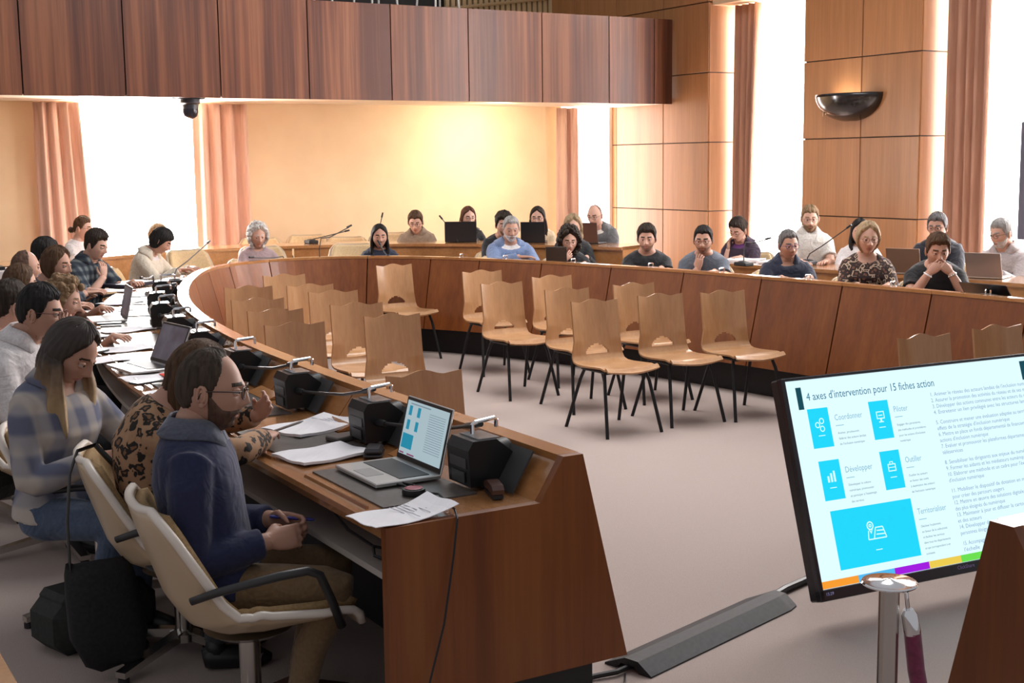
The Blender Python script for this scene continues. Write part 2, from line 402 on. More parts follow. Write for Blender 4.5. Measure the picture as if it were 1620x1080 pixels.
curtain('peach curtain left of the bright window under the balcony', (2.80, 14.42), (3.32, 14.42), .1, 2.42, 4, M_CURT, taper=(.9, 1, 1.08))
curtain('peach curtain right of the bright window behind the grey-haired woman', (4.48, 14.42), (5.1, 14.42), .1, 2.42, 4, M_CURT, taper=(1, 1, 1.03))
curtain('narrow peach curtain at the small window behind the grey-suited man', (9.26, 14.44), (9.56, 14.44), .1, 2.42, 2, M_CURT)
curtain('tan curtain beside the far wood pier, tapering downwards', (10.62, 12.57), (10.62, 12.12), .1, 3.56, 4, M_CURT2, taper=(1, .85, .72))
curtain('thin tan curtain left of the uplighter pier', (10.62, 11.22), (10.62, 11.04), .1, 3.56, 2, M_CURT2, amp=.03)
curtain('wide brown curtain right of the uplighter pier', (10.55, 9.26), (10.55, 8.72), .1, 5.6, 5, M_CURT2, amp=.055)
def sheer_nodes(t, bb):
    out = t.nodes['Material Output']; tr = N(t, 'BsdfTransparent'); tl = N(t, 'BsdfTranslucent'); tl.inputs[0].default_value = (.95, .93, .95, 1)
    mx = N(t, 'MixShader'); mx.inputs[0].default_value = .35; t.links.new(tr.outputs[0], mx.inputs[1]); t.links.new(tl.outputs[0], mx.inputs[2]); t.links.new(mx.outputs[0], out.inputs[0])
M_SHEER = mat('white_sheer', nodes=sheer_nodes)
curtain('white sheer curtain over the tall window beside the far pier', (10.78, 12.3), (10.78, 11.25), .1, 3.56, 9, M_SHEER, amp=.03)['category'] = 'sheer curtain'
curtain('white sheer curtain over the tall window at the right edge', (10.8, 8.8), (10.8, 7.0), .1, 5.6, 12, M_SHEER, amp=.03)['category'] = 'sheer curtain'
b = MB(); b.box((10.48, 8.13, 1.5), (.05, .3, 1.1), bev=.01); 
b.box((10.48, 8.13, .5), (.05, .1, 1.0)); tag(obj('display_panel', b, mat('grey_blue_panel', (.09, .09, .13), .6)), 'dark upright panel before the bright window at the right edge', 'panel')

# uplighter
ul = thing('wall_uplighter', 'black half-bowl uplighter on the wood pier between the tall windows', 'lamp', (10.3, 10.3, 2.12))
V = []
for i in range(15):
    t = i / 14; r = math.sin(t * PI / 2) ** .75; z = .0 + .285 * t ** 1.5
    V.append(np.array([(-.30 * r * math.sin(a), -.44 * r * math.cos(a), z) for a in np.linspace(0, PI, 22)]))
b = MB(); b.sheet([v for v in V], .012); obj('bowl', b, mat('black_gloss', (.012, .012, .013), .18, coat=.4), ul, smooth=True, auto=False)
b = MB()
for k in range(4): b.box((-.17 - .005 * k, .12 + .035 * k, .135 - .018 * k), (.006, .012, .05))
obj('vent', b, M_CHROME, ul)
b = MB(); b.box((-.11, .05, .265), (.16, .4, .02)); obj('lamp_tray', b, mat('lamp_glow', (1, .95, .88), .5, emit=((1, .9, .75), 6)), ul)

# camera dome under the balcony
dm = thing('dome_camera', 'black dome camera hanging under the balcony edge', 'camera', (4.17, 13.5, 2.44))
b = MB(); b.box((-.04, 0, -.01), (.34, .2, .02)); obj('base_plate', b, M_BLACK, dm)
b = MB(); b.lathe([(.02, 0), (.1, 0), (.105, -.06), (.085, -.075), (.08, -.12)]); obj('housing', b, mat('dark_camera', (.03, .03, .04), .4), dm, smooth=True)
b = MB(); b.lathe([(.08, -.11), (.082, -.15), (.07, -.19), (.04, -.215), (.005, -.222)]); obj('dome', b, mat('dome_glass', (.02, .02, .03), .1), dm, smooth=True)

# ================================================================== COUNCIL DESK (horseshoe)
JO = [0.03, .75, 1.51, 2.28, 3.05, 3.82, 4.6, 5.4, 6.2, 7.0, 7.8, 8.35, 8.91, 9.87, 10.51, 11.05, 11.76, 12.54, 13.33, 14.13, 14.88, 15.63, 16.35, 17.1, 17.85, SEND]
def build_desk(name, label, joints, fn, smax, pads, shelf=True, left_end=True):
    dk = thing(name, label, 'desk', tuple(fn(0, 0, 0)))
    inv = -np.array(fn(0, 0, 0))
    def put(nm, mb, m, **k): mb.v = [v + inv for v in mb.v]; return obj(nm, mb, m, dk, **k)
    for a, c in zip(joints[:-1], joints[1:]):
        m = MB(); sweep(m, [(-.16, .226), (0, .858), (.03, .858), (-.13, .226)], a + .006, c - .006, fn=fn); put('front_panel', m, W_DESK)
        m = MB(); sweep(m, [(-.004, .858), (-.004, .88), (.068, .88), (.068, .858)], a + .002, c - .002, fn=fn); put('top_rail', m, W_TOP)
        m = MB(); sweep(m, [(.05, .858), (.068, .858), (.15, .75), (.12, .75)], a + .004, c - .004, fn=fn); put('inner_panel', m, W_TOP)
    m = MB(); sweep(m, [(.02, .715), (.02, .75), (.643, .75), (.648, .735), (.64, .712)], joints[0], smax, fn=fn); put('desk_top', m, W_TOP)
    m = MB(); sweep(m, [(-.035, 0), (-.035, .24), (.12, .24), (.12, 0)], joints[0] + .01, smax, fn=fn); put('plinth', m, M_KICK)
    m = MB(); sweep(m, [(.02, .24), (.02, .72), (.05, .72), (.05, .24)], joints[0] + .01, smax, fn=fn); put('back_board', m, W_DESK)
    if shelf: m = MB(); sweep(m, [(.05, .565), (.05, .585), (.60, .585), (.60, .565)], joints[0] + .01, smax, fn=fn); put('under_shelf', m, M_GREYSHELF)
    if left_end:
        pts = [(-.16, .226), (0, .88), (.068, .88), (.15, .752), (.648, .752), (.648, .226)]
        m = MB(); m.rings([np.array([fn(0, d, z) + np.array(fn(.03, 0, 0) - fn(0, 0, 0)) * k for d, z in pts]) for k in (0, 1)]); put('end_panel', m, W_DESK)
        m = MB(); m.rings([np.array([fn(s_, d, z) for d, z in ((-.035, 0), (-.035, .226), (.6, .226), (.6, 0))]) for s_ in (.008, .04)]); put('end_plinth', m, M_KICK)
    for s_ in pads:
        m = MB(); sweep(m, [(.25, .7505), (.25, .755), (.56, .755), (.56, .7505)], s_ - .14, s_ + .40, fn=fn); put('leather_pad', m, M_LEATHER)
        m = MB(); sweep(m, [(.592, .75), (.593, .757), (.602, .759), (.606, .75)], s_ - .11, s_ + .36, fn=fn, step=.05); put('pencil_rail', m, W_TOP)
    return dk
UN = [.34 + .765 * k for k in range(9)]
MAINDESK = build_desk('council_desk', 'long horseshoe council desk with slanted cherry wood front around the floor', JO, on, SEND, UN)
head_on = lambda s, d, z=0.: np.array((2.52 + s, 2.04 - d, z))
build_desk('council_desk', 'cherry wood desk end in the bottom right corner', [.03, 1.2, 2.4], head_on, 2.4, [.6])
# second rows
def row_desk(label, s0, s1, d0, top, base, fn=on, joints=()):
    dk = thing('row_desk', label, 'desk', tuple(fn(s0, d0, base))); inv = -np.array(fn(s0, d0, base))
    def put(nm, mb, m): mb.v = [v + inv for v in mb.v]; return obj(nm, mb, m, dk)
    js = [s0, *joints, s1]
    for a, c in zip(js[:-1], js[1:]):
        m = MB(); sweep(m, [(d0, base), (d0, top - .03), (d0 + .03, top - .03), (d0 + .03, base)], a + .004, c - .004, fn=fn); put('front_panel', m, W_TOP)
    m = MB(); sweep(m, [(d0 - .02, top - .03), (d0 - .02, top), (d0 + .55, top), (d0 + .55, top - .03)], s0, s1, fn=fn); put('desk_top', m, W_TOP)
    for e, k in ((s0, 1), (s1, -1)):
        m = MB(); m.rings([np.array([fn(e + q, d, z) for d, z in ((d0, base), (d0, top), (d0 + .55, top), (d0 + .55, base))]) for q in (0, .03 * k)]); put('end_panel', m, W_TOP)
    return dk
row_desk('long second-row desk under the balcony behind the horseshoe', 8.1, 11.40, 1.78, .885, .0, joints=(8.8, 9.42, 10.3))
row_desk('second-row desk on the right behind the horseshoe', 12.05, 17.2, 1.8, .775, 0, joints=(13.2, 14.4, 15.6))
# pale perforated cabinet
cb = thing('perforated_cabinet', 'pale perforated cabinet at the left edge behind the bald man', 'cabinet', (1.6, 11.6, 0))
b = MB(); b.box((0, 0, .46), (1.2, .4, .9), bev=.01); obj('body', b, mat('pale_cabinet', (.75, .68, .66), .6), cb)
b = MB()
for i in range(22):
    for j in range(12): b.box((-.56 + i * .053, -.203, .12 + j * .065), (.022, .006, .022))
obj('perforated_front', b, mat('cabinet_holes', (.5, .44, .44), .7), cb)
b = MB(); b.box((1.55, 11.6, .925), (.75, .3, .03), bev=.005, R=None); b.box((1.65, 11.55, .945), (.35, .2, .02)); tag(obj('folder_stack', b, M_SCREENOFF), 'black folders lying on the pale cabinet at the left edge', 'folder')

# ================================================================== ARENA CHAIRS
def make_ply_chair(label):
    t = thing('plywood_chair', label, 'chair')
    # side profile: seat front lip -> seat -> bend -> back top; local: faces -y
    P = [(-.235, .405), (-.215, .425), (-.15, .436), (-.05, .430), (.05, .425), (.12, .426), (.165, .437), (.19, .47), (.203, .52), (.215, .58), (.228, .66), (.240, .74), (.25, .815)]
    PR, _ = resamp(P, .011); n = len(PR); nu = 41; G = []
    for i, (y, z) in enumerate(PR):
        row = []; tt = i / (n - 1); back = max(0, min(1, (z - .45) / .12)) if i > n * .4 else 0
        hw = .205 if not back else .205 - .02 * back + .0 * tt
        hw = .20 - .018 * back
        for j in range(nu):
            u = -1 + 2 * j / (nu - 1); wz = 0
            if i > n * .4:
                au = abs(u); wave = (.011 * (1 + math.cos(PI * au / .58)) if au < .58 else .034 * (au - .58)) ; wz = wave * max(0, (z - .60) / .215)
            dip = -.012 * (1 - u * u) * (1 - back) if -.17 < y < .15 and not back else 0
            lip = .016 * (u * u) * (1 if y < -.2 else 0)
            row.append((u * hw, y - (.028 * (u * u)) * back + (0.03 * (1 - abs(u)) * -1 if i == 0 else 0), z + wz + dip * .4 + lip))
        G.append(row)
    b = MB(); b.sheet(G, .011)
    # half-moon opening at the foot of the back
    v = np.vstack(b.v); keep = []; keepm = []
    for f in b.f:
        c = v[list(f)].mean(0)
        inside = (c[1] > .15) and .478 < c[2] and (c[0] / .088) ** 2 + ((c[2] - .478) / .062) ** 2 < 1
        if not inside: keep.append(f)
    b.f = keep; b.m = [0] * len(keep)
    obj('seat_shell', b, W_CHAIR, t, smooth=True)
    b = MB(); b.tube([(-.16, -.15, .408), (-.16, .12, .405)], .011); b.tube([(.16, -.15, .408), (.16, .12, .405)], .011)
    b.tube([(-.16, .10, .40), (.16, .10, .40)], .011); b.tube([(-.16, -.13, .40), (.16, -.13, .40)], .011); obj('frame', b, M_BLACKM, t, smooth=True)
    for sx in (-1, 1):
        for sy, y0 in ((-1, -.13), (1, .10)):
            b = MB(); b.tube([(sx * .155, y0, .405), (sx * .172, y0 + sy * .03, .33), (sx * .21, sy * .245, .0)], [.011, .0115, .0115]); obj('leg', b, M_BLACKM, t, smooth=True)
    return t
CH = [((5.17, 10.6), 'plywood chair alone against the far curve of the desk', 2), ((3.94, 10.2), 'hindmost plywood chair of the left block, palest in the window glare', -4), ((3.30, 9.36), 'plywood chair at the far left of the left block by the curved desk', -12),
      ((3.75, 9.2), 'plywood chair in the second row of the left block, right of the curve', -8), ((3.05, 8.43), 'left chair of the third row in the left block', -9), ((3.69, 8.62), 'right chair of the third row in the left block', -9),
      ((2.92, 7.7), 'left chair of the fourth row in the left block', -5), ((3.49, 7.72), 'right chair of the fourth row in the left block with its seat showing', -5), ((2.76, 6.94), 'left chair of the front row in the left block, close to the desk rim', -3),
      ((3.40, 6.99), 'big front right chair of the left block with bare seat edge', -5), ((2.56, 4.88), 'nearest plywood chair, just behind the open laptop', -2),
      ((5.43, 9.48), 'plywood chair leftmost of the right block against the desk', -5), ((5.03, 8.43), 'plywood chair at the left end of the right block with clear half-moon hole', 0), ((5.63, 8.68), 'plywood chair with a shiny back second along the desk in the right block', -3),
      ((5.14, 7.71), 'plywood chair half hidden behind the front chair of the right block', -4), ((4.86, 6.93), 'front plywood chair of the right block nearest the open floor', -1), ((5.75, 7.73), 'plywood chair of the right block below the man in the black tee', -3),
      ((5.42, 6.97), 'second chair of the front row in the right block', -4), ((5.89, 6.88), 'plywood chair at the right end of the right block, clear of the others', -5),
      ((5.22, 4.46), 'plywood chair top left of the two behind the television', -2), ((5.81, 4.49), 'plywood chair top right of the two behind the television', -3)]
c0 = make_ply_chair(CH[0][1]); c0['group'] = 'plywood visitor chairs'
for i, (p, lab, r) in enumerate(CH):
    if i == 0: c0.location = (*p, 0); c0.rotation_euler = (0, 0, math.radians(r))
    else: dup(c0, (*p, 0), math.radians(r), lab, 'plywood visitor chairs')
M_GLEG = mat('pale_metal_leg', (.75, .72, .68), .4)
b = MB(); b.box((5.6, 15.1, 3.42), (5, 1.4, .12)); struct(obj('trim_2', b, M_GAL))
for k, x in enumerate((6.0, 6.85, 7.7)):
    t = thing('gallery_chair', ['left', 'middle', 'right'][k] + ' one of three pale-legged chairs up on the balcony', 'chair', (x + .1, 14.9, 3.48), PI + .2, 'chairs on the balcony')
    for sx in (-1, 1):
        for sy in (-1, 1): b = MB(); b.tube([(sx * .17, sy * .17, .42), (sx * .2, sy * .2, 0)], .013); obj('leg', b, M_GLEG, t)
    b = MB(); b.box((0, 0, .44), (.42, .42, .04), bev=.01); obj('seat', b, W_CHAIR, t)
    b = MB(); b.box((0, .2, .66), (.42, .03, .34), bev=.01); obj('backrest', b, W_CHAIR, t)

# ================================================================== SHELL SWIVEL CHAIRS (face +x)
def make_shell_chair(label, cushion, rim=True):
    t = thing('swivel_chair', label, 'chair')
    P = [(.27, .375), (.255, .405), (.15, .385), (.0, .365), (-.10, .375), (-.18, .42), (-.225, .50), (-.255, .60), (-.285, .70), (-.31, .80)]
    PR, ss = resamp(P, .024); n = len(PR); 
    def grid(w0, w1, side, lift, trim0=0, trim1=0):
        G = []
        for i in range(trim0, n - trim1):
            x, z = PR[i]; tt = i / (n - 1); hw = np.interp(tt, [0, .15, .5, .8, .92, .97, 1], [w0 * .86, w0, w0 * 1.02, w1 * 1.03, w1 * .95, w1 * .84, w1 * .62]); row = []
            nx, nz = (0, 1) if tt < .35 else (math.cos(.25), math.sin(.25)) if tt > .6 else (math.sin((tt - .35) / .25 * 1.3), math.cos((tt - .35) / .25 * 1.3))
            sd = side * np.interp(tt, [0, .1, .35, .6, .9, 1], [.15, .5, 1.0, 1.0, .5, .25])
            for j in range(17):
                u = -1 + 2 * j / 16; k = abs(u) ** 2.6
                row.append((x + nx * (sd * k + lift), u * hw, z + nz * (sd * k + lift)))
            G.append(row)
        return G
    G = grid(.27, .25, .11, 0); b = MB(); b.sheet(G, .022); obj('shell', b, M_SHELL, t, smooth=True, auto=False)
    if rim:
        G = np.array(G); pe = [G[i][0] for i in range(len(G))] + [G[-1][j] for j in range(1, 17)] + [G[i][-1] for i in range(len(G) - 2, -1, -1)]
        b = MB(); b.tube(pe, .0135, n=8); obj('rim', b, M_SHELLRIM, t, smooth=True, auto=False)
    G2 = grid(.235, .22, .085, .028, 1, 1); b = MB(); b.sheet(G2, .028); obj('cushion', b, cushion, t, smooth=True, auto=False)
    for sy in (-1, 1):
        b = MB(); b.tube([(-.21, sy * .265, .55), (-.15, sy * .29, .575), (.02, sy * .295, .60), (.10, sy * .295, .605), (.135, sy * .293, .585), (.17, sy * .285, .49), (.2, sy * .265, .40)], [.010, .011, .012, .012, .011, .011, .012], flat=1.2); obj('armrest', b, mat('dark_armrest', (.03, .028, .03), .35), t, smooth=True, auto=False)
    b = MB(); b.lathe([(.13, .345), (.1, .325), (.032, .31), (.03, .10), (.05, .09), (.05, .06), (.01, .055)]); obj('pedestal', b, M_STEEL, t, smooth=True)
    for k in range(4):
        a = PI / 4 + k * PI / 2; R = rotz(a); l = MB()
        l.prism([(.03, .1), (.03, .065), (.31, .028), (.31, .05)], (0, -.02, 0), (1, 0, 0), (0, 0, 1), (0, .04, 0)); l.v = [v @ R.T for v in l.v]; leg = obj('leg', l, M_STEEL, t)
        l = MB(); l.lathe([(.004, 0), (.018, .002), (.018, .024), (.006, .03)], c=(.295, 0, 0), n=10); l.v = [v @ R.T for v in l.v]; obj('glide', l, M_BLACK, leg)
    return t
SH0 = make_shell_chair('cream shell swivel chair under the man in the navy sweater', M_CUSH); SH0['group'] = 'cream shell chairs along the desk'
SH0.location = (1.285, 3.80, 0); SH0.rotation_euler = (0, 0, math.radians(-6)); SH0.scale = (1.07, 1.06, .95)
dup(SH0, (1.29, 4.52, 0), math.radians(-12), 'cream shell chair of the leopard-print woman with a black bag hung on it', 'cream shell chairs along the desk')
dup(SH0, (1.17, 5.17, 0), math.radians(-34), 'cream shell chair of the woman in the plaid shirt', 'cream shell chairs along the desk')
dup(SH0, (1.20, 6.12, 0), math.radians(-40), 'cream shell chair at the left edge with a dark jacket on its back', 'cream shell chairs along the desk')
FC0 = make_shell_chair('cream upholstered chair standing empty left of the dark-haired woman', M_CUSHC, rim=False); FC0['group'] = 'cream chairs of the far rows'
FC0.location = (*on(9.66, 1.12)[:2], .115); FC0.rotation_euler = (0, 0, outward(9.66) + PI)
# ================================================================== PEOPLE
def skin(name, c): 
    return mat('skin_' + name, c, .48, spec=.35, nodes=lambda t, b: (b.inputs['Subsurface Weight'].__setattr__('default_value', .0)))
SK = {'light': skin('light', (.57, .335, .25)), 'mid': skin('mid', (.48, .265, .19)), 'tan': skin('tan', (.37, .185, .12)), 'pale': skin('pale', (.64, .40, .31))}
LIP = mat('lips', (.44, .19, .15), .45)
EYEW = mat('eye_white', (.46, .42, .40), .25)
IRIS = mat('iris', (.03, .02, .015), .15)
def hairmat(name, c1, c2):
    def build(t, b):
        mp = coords(t, (60, 60, 7), rnd=False); n = N(t, 'TexNoise', i_Scale=1.0, i_Detail=3.0, i_Distortion=.6); t.links.new(mp.outputs[0], n.inputs['Vector'])
        r = ramp(t, [(.32, c1), (.68, c2)]); t.links.new(n.outputs[0], r.inputs[0]); t.links.new(r.outputs[0], b.inputs['Base Color'])
        bp = N(t, 'Bump'); bp.inputs['Strength'].default_value = .6; bp.inputs['Distance'].default_value = .006; t.links.new(n.outputs[0], bp.inputs['Height']); t.links.new(bp.outputs[0], b.inputs['Normal'])
    return mat('hair_' + name, rough=.62, spec=.22, nodes=build)
HR = {'black': hairmat('black', (.008, .007, .007), (.022, .018, .017)), 'dark': hairmat('dark', (.018, .012, .009), (.045, .030, .021)), 'dbrown': hairmat('dark_brown', (.030, .020, .014), (.075, .052, .036)), 'brown': hairmat('brown', (.05, .025, .012), (.11, .058, .03)),
      'auburn': hairmat('auburn', (.06, .024, .014), (.13, .055, .03)), 'blond': hairmat('blond', (.27, .18, .10), (.45, .33, .20)), 'grey': hairmat('grey', (.20, .19, .18), (.38, .36, .35)),
      'white': hairmat('white', (.42, .40, .38), (.66, .64, .62)), 'dkblond': hairmat('dark_blond', (.15, .09, .045), (.28, .18, .10)), 'stubble': hairmat('stubble', (.075, .042, .03), (.13, .072, .05)), 'shadow': hairmat('shadow', (.20, .11, .075), (.27, .15, .105)), 'gdark': hairmat('greying', (.07, .065, .065), (.16, .15, .15))}
def ombre():
    def build(t, b):
        tc = N(t, 'TexCoord'); sx = N(t, 'SeparateXYZ'); t.links.new(tc.outputs['Object'], sx.inputs[0]); nz = N(t, 'TexNoise', i_Scale=35.0); t.links.new(tc.outputs['Object'], nz.inputs['Vector'])
        m = N(t, 'Math', operation='MULTIPLY_ADD'); m.inputs[1].default_value = .09; t.links.new(nz.outputs[0], m.inputs[0]); t.links.new(sx.outputs['Z'], m.inputs[2])
        r = ramp(t, [(0, (.40, .27, .14)), (.35, (.22, .13, .065)), (.8, (.03, .018, .012))]); mr = N(t, 'MapRange'); mr.inputs[1].default_value = .92; mr.inputs[2].default_value = 1.14; t.links.new(m.outputs[0], mr.inputs[0]); t.links.new(mr.outputs[0], r.inputs[0]); t.links.new(r.outputs[0], b.inputs['Base Color'])
    return mat('hair_ombre', rough=.5, nodes=build)
HR['ombre'] = ombre()

def head_grid(na, npo):
    # denser columns at the face
    u = np.linspace(0, 2 * PI, na, endpoint=False); a = u - .55 * np.sin(u)
    p = np.linspace(.0001, PI - .0001, npo); A, Pp = np.meshgrid(a, p); return A, Pp
def smooth01(x): x = np.clip(x, 0, 1); return x * x * (3 - 2 * x)
def head_shape(A, Pp, fem=False):
    d = np.stack([np.sin(Pp) * np.cos(A), np.sin(Pp) * np.sin(A), np.cos(Pp)], -1)
    x, y, z = d[..., 0] * .098, d[..., 1] * .077, d[..., 2] * .120
    lo = smooth01(-z / .12); hi = smooth01(z / .12)
    y = y * (1 - (.34 if fem else .27) * lo ** 1.2) * (1 + .03 * hi)
    y = np.where(z < 0, np.sign(y) * np.abs(y), y)
    # back of the skull rounds in above the neck, jaw carries the chin forward
    x = np.where(x < 0, x * (1 - .42 * lo), x * (1 - .02 * lo) - .004)
    fr = smooth01(d[..., 0] * 1.2)
    x = x + .012 * np.exp(-((z + .100) / .022) ** 2 - (y / .032) ** 2) * fr                     # chin
    x = x - .006 * np.exp(-((z + .080) / .007) ** 2 - (y / .03) ** 2) * fr
    nb = np.interp(z, [-.052, -.040, -.030, -.012, .012, .030], [0, .55, 1.0, .68, .30, 0])
    wd = np.interp(z, [-.05, -.032, .0, .03], [.017, .0155, .0095, .010])
    x = x + .0265 * nb * np.exp(-(y / wd) ** 2) * fr                                              # nose
    x = x + .004 * np.exp(-((np.abs(y) - .015) / .007) ** 2 - ((z + .036) / .008) ** 2) * fr     # wings
    x = x - .011 * np.exp(-((np.abs(y) - .031) / .016) ** 2 - ((z - .006) / .012) ** 2) * fr     # sockets
    x = x + .0045 * np.exp(-((z - .026) / .009) ** 2 - (y / .05) ** 2) * fr * (.5 if fem else 1)  # brow ridge
    x = x + .004 * np.exp(-((np.abs(y) - .043) / .016) ** 2 - ((z + .022) / .016) ** 2) * fr      # cheek
    x = x + .0065 * np.exp(-(y / .021) ** 2) * (np.exp(-((z + .0585) / .0055) ** 2) + 1.05 * np.exp(-((z + .0705) / .0065) ** 2)) * fr
    x = x - .004 * np.exp(-(y / .024) ** 2 - ((z + .0645) / .0025) ** 2) * fr
    z = np.where((d[..., 0] > 0) & (z < -.1), z + .004 * d[..., 0], z)
    return np.stack([x, y, z], -1)
def grid_faces(npo, na):
    f = []
    for i in range(npo - 1):
        for j in range(na): f.append((i * na + j, (i + 1) * na + j, (i + 1) * na + (j + 1) % na, i * na + (j + 1) % na))
    return f
def head_mesh(fem, det, ears=True):
    na, npo = (96, 96) if det >= 2 else (72, 72)
    A, Pp = head_grid(na, npo); P = head_shape(A, Pp, fem).reshape(-1, 3); F = grid_faces(npo, na); b = MB()
    C = P[np.array(F)].mean(1); x, y, z = C.T; m = np.zeros(len(F), int)
    ay = np.abs(y)
    lip = (x > .06) & ((((y / .0235) ** 2 + ((z + .0645) / .0125) ** 2) < 1)); m[lip] = 1
    brow = (x > .05) & (np.abs(z - (.0285 - 3.2 * (ay - .03) ** 2 - .06 * np.maximum(0, ay - .04))) < (.0042 if fem else .0055)) & (ay > .013) & (ay < .05); m[brow] = 2
    b.add(P, F, m)
    for s in (-1, 1):
        ex = np.array((.0775, s * .031, .006)); b.ell(ex, (.0120, .0120, .0100), 3, 12, 10)
        b.ell(ex + np.array((.0098, s * -.0005, -.0005)), (.0035, .0058, .0060), 4, 10, 6)
        # lids
        b.ell(ex + np.array((-.0003, 0, .0058)), (.0138, .0155, .0066), 0, 12, 8); b.ell(ex + np.array((-.0006, 0, -.0078)), (.0126, .0145, .0046), 0, 12, 8)
        if not ears: continue
        E = MB(); E.ell((0, 0, 0), (.018, .0075, .031), 0, 14, 10); E.ell((.002, s * .004, .006), (.010, .006, .017), 1 if False else 0, 10, 8)
        E.tube([(.012 * math.cos(t) - .001, s * .006, .024 * math.sin(t) + .004) for t in np.linspace(-1.0, 4.2, 12)], .0048, 6)
        E.ell((-.002, s * .002, -.024), (.009, .005, .010), 0, 10, 6)
        R = rotz(s * .35); E.v = [v @ R.T for v in E.v]; E.v = [v + np.array((-.008, s * .078, -.004)) for v in E.v]; b.join(E)
    return b
def wob(P, f, seed=0):
    x, y, z = (P * f).T; return (np.sin(x + 1.3 * np.sin(y * 1.1 + seed)) + np.sin(y * 1.3 + 1.7 * np.sin(z + seed)) + np.sin(z * 1.2 + 1.2 * np.sin(x * .9 + 2 + seed))) / 3
def pad_mesh(fem, line, thick, amp=0., freq=90, top=0., seed=0, zmax=9, cond=None, det=1, sides=1., strand=.0):
    """hair or beard: the head surface grown outwards where the cover function is positive"""
    na, npo = 110, 90
    A, Pp = head_grid(na, npo); P = head_shape(A, Pp, fem).reshape(-1, 3); F = grid_faces(npo, na)
    B = P.copy(); ctr = np.array((-.01, 0, 0)); d = B - ctr; r = np.linalg.norm(d, axis=1)[:, None]; d = d / r
    az = np.abs(np.arctan2(P[:, 1], P[:, 0])) * 180 / PI; zl = np.interp(az, [q[0] for q in line], [q[1] for q in line]) + (.004 * wob(P, 130, seed + 1) if strand else 0)
    cov = smooth01((P[:, 2] - zl) / .016 + .15) if cond is None else cond(P, az)
    T = thick * (1 + top * smooth01(P[:, 2] / .1)) + (amp * wob(P, freq, seed) + amp * .6 * wob(P, freq * 2.3, seed + 4) if amp else 0)
    # hair over the hollow below the skull keeps an even outline
    if sides < 1: T = T * (sides + (1 - sides) * smooth01((P[:, 2] - .0) / .075))
    T = T + strand * thick * (np.sin(np.arctan2(P[:, 1], P[:, 0]) * 23 + 3 * wob(P, 40, seed)) + np.sin(np.arctan2(P[:, 1], P[:, 0]) * 41 + seed + P[:, 2] * 60))
    t = cov * (T + .004) - .004
    keep = [f for f in F if max(t[list(f)]) > -.0032]
    b = MB(); b.add(P + d * t[:, None], keep); return b
LINES = {'short': [(0, .066), (28, .068), (48, .056), (62, .020), (74, -.018), (86, -.02), (92, .008), (112, .012), (122, -.035), (180, -.070)],
         'crop': [(0, .070), (30, .072), (46, .066), (58, .030), (72, -.01), (84, -.02), (92, .012), (110, .012), (122, -.03), (180, -.066)],
         'recede': [(0, .100), (24, .104), (40, .098), (56, .062), (70, .018), (78, -.012), (86, -.016), (92, .010), (112, .012), (122, -.04), (180, -.074)],
         'bald': [(0, .2), (80, .2), (86, .0), (92, .022), (112, .022), (122, -.02), (180, -.055)],
         'fringe': [(0, .048), (30, .045), (50, .034), (62, .0), (72, -.03), (82, -.06), (92, -.07), (180, -.095)],
         'bob': [(0, .090), (14, .080), (34, .062), (52, .036), (64, .0), (72, -.05), (80, -.112), (180, -.118)],
         'pulled': [(0, .070), (30, .067), (50, .052), (64, .02), (78, -.012), (90, .010), (112, .012), (124, -.03), (180, -.066)]}
def drape(L, w, hug, fem=True, a0=66, wave=0., seed=0, zt=.055, front=0.):
    """long hair hanging from the sides and back of the head: one C shaped mantle of locks"""
    V = []; n = 64
    for i in range(18):
        t = i / 17; z = zt - (L + .035) * t; aa = np.radians(np.linspace(a0 - front * t, 360 - a0 + front * t, n)); o = []; inn = []
        g = .84 + .20 * smooth01(t / .22); bulge = w * math.sin(min(1, max(0, t - .08) * 1.25) * PI * .6)
        rx = (.100 + bulge) * g + hug * t; ry = (.080 + bulge) * g; tp = 1 - .22 * smooth01((t - .82) * 5)
        for k, a in enumerate(aa):
            wv = 1 + wave * math.sin(7 * a + 9 * t + seed) * min(1, t * 1.6) + .045 * smooth01(t / .25) * math.sin(17 * a + seed + 5 * t) + .02 * math.sin(37 * a + seed - 3 * t)
            x, y = math.cos(a) * rx * wv * tp - .012, math.sin(a) * ry * wv * tp
            zz_ = z + (.012 * math.sin(17 * a + seed) + .010 * math.sin(5 * a + seed)) * smooth01((t - .6) * 2.5); o.append((x, y, zz_)); inn.append((x * .72, y * .72, zz_))
        V.append(np.array(o + inn[::-1]))
    b = MB(); b.rings(V); return b
def glasses_mesh(rx=.024, rz=.018, th=.0016, sq=2.6):
    b = MB()
    for s in (-1, 1):
        pts = []
        for a in np.linspace(0, 2 * PI, 25)[:-1]:
            c, s_ = math.cos(a), math.sin(a); pts.append((.1035 - .004 * abs(c), s * .032 + rx * np.sign(c) * abs(c) ** (2 / sq), .004 + rz * np.sign(s_) * abs(s_) ** (2 / sq)))
        pts.append(pts[0]); pts.append(pts[1]); b.tube(pts, th, 6)
        b.tube([(.099, s * .056, .012), (.09, s * .070, .012), (.0, s * .0865, .012), (-.012, s * .086, .006), (-.02, s * .083, -.012)], th * .9, 6)
    b.tube([(.103, -.010, .008), (.108, 0, .011), (.103, .010, .008)], th, 6); return b
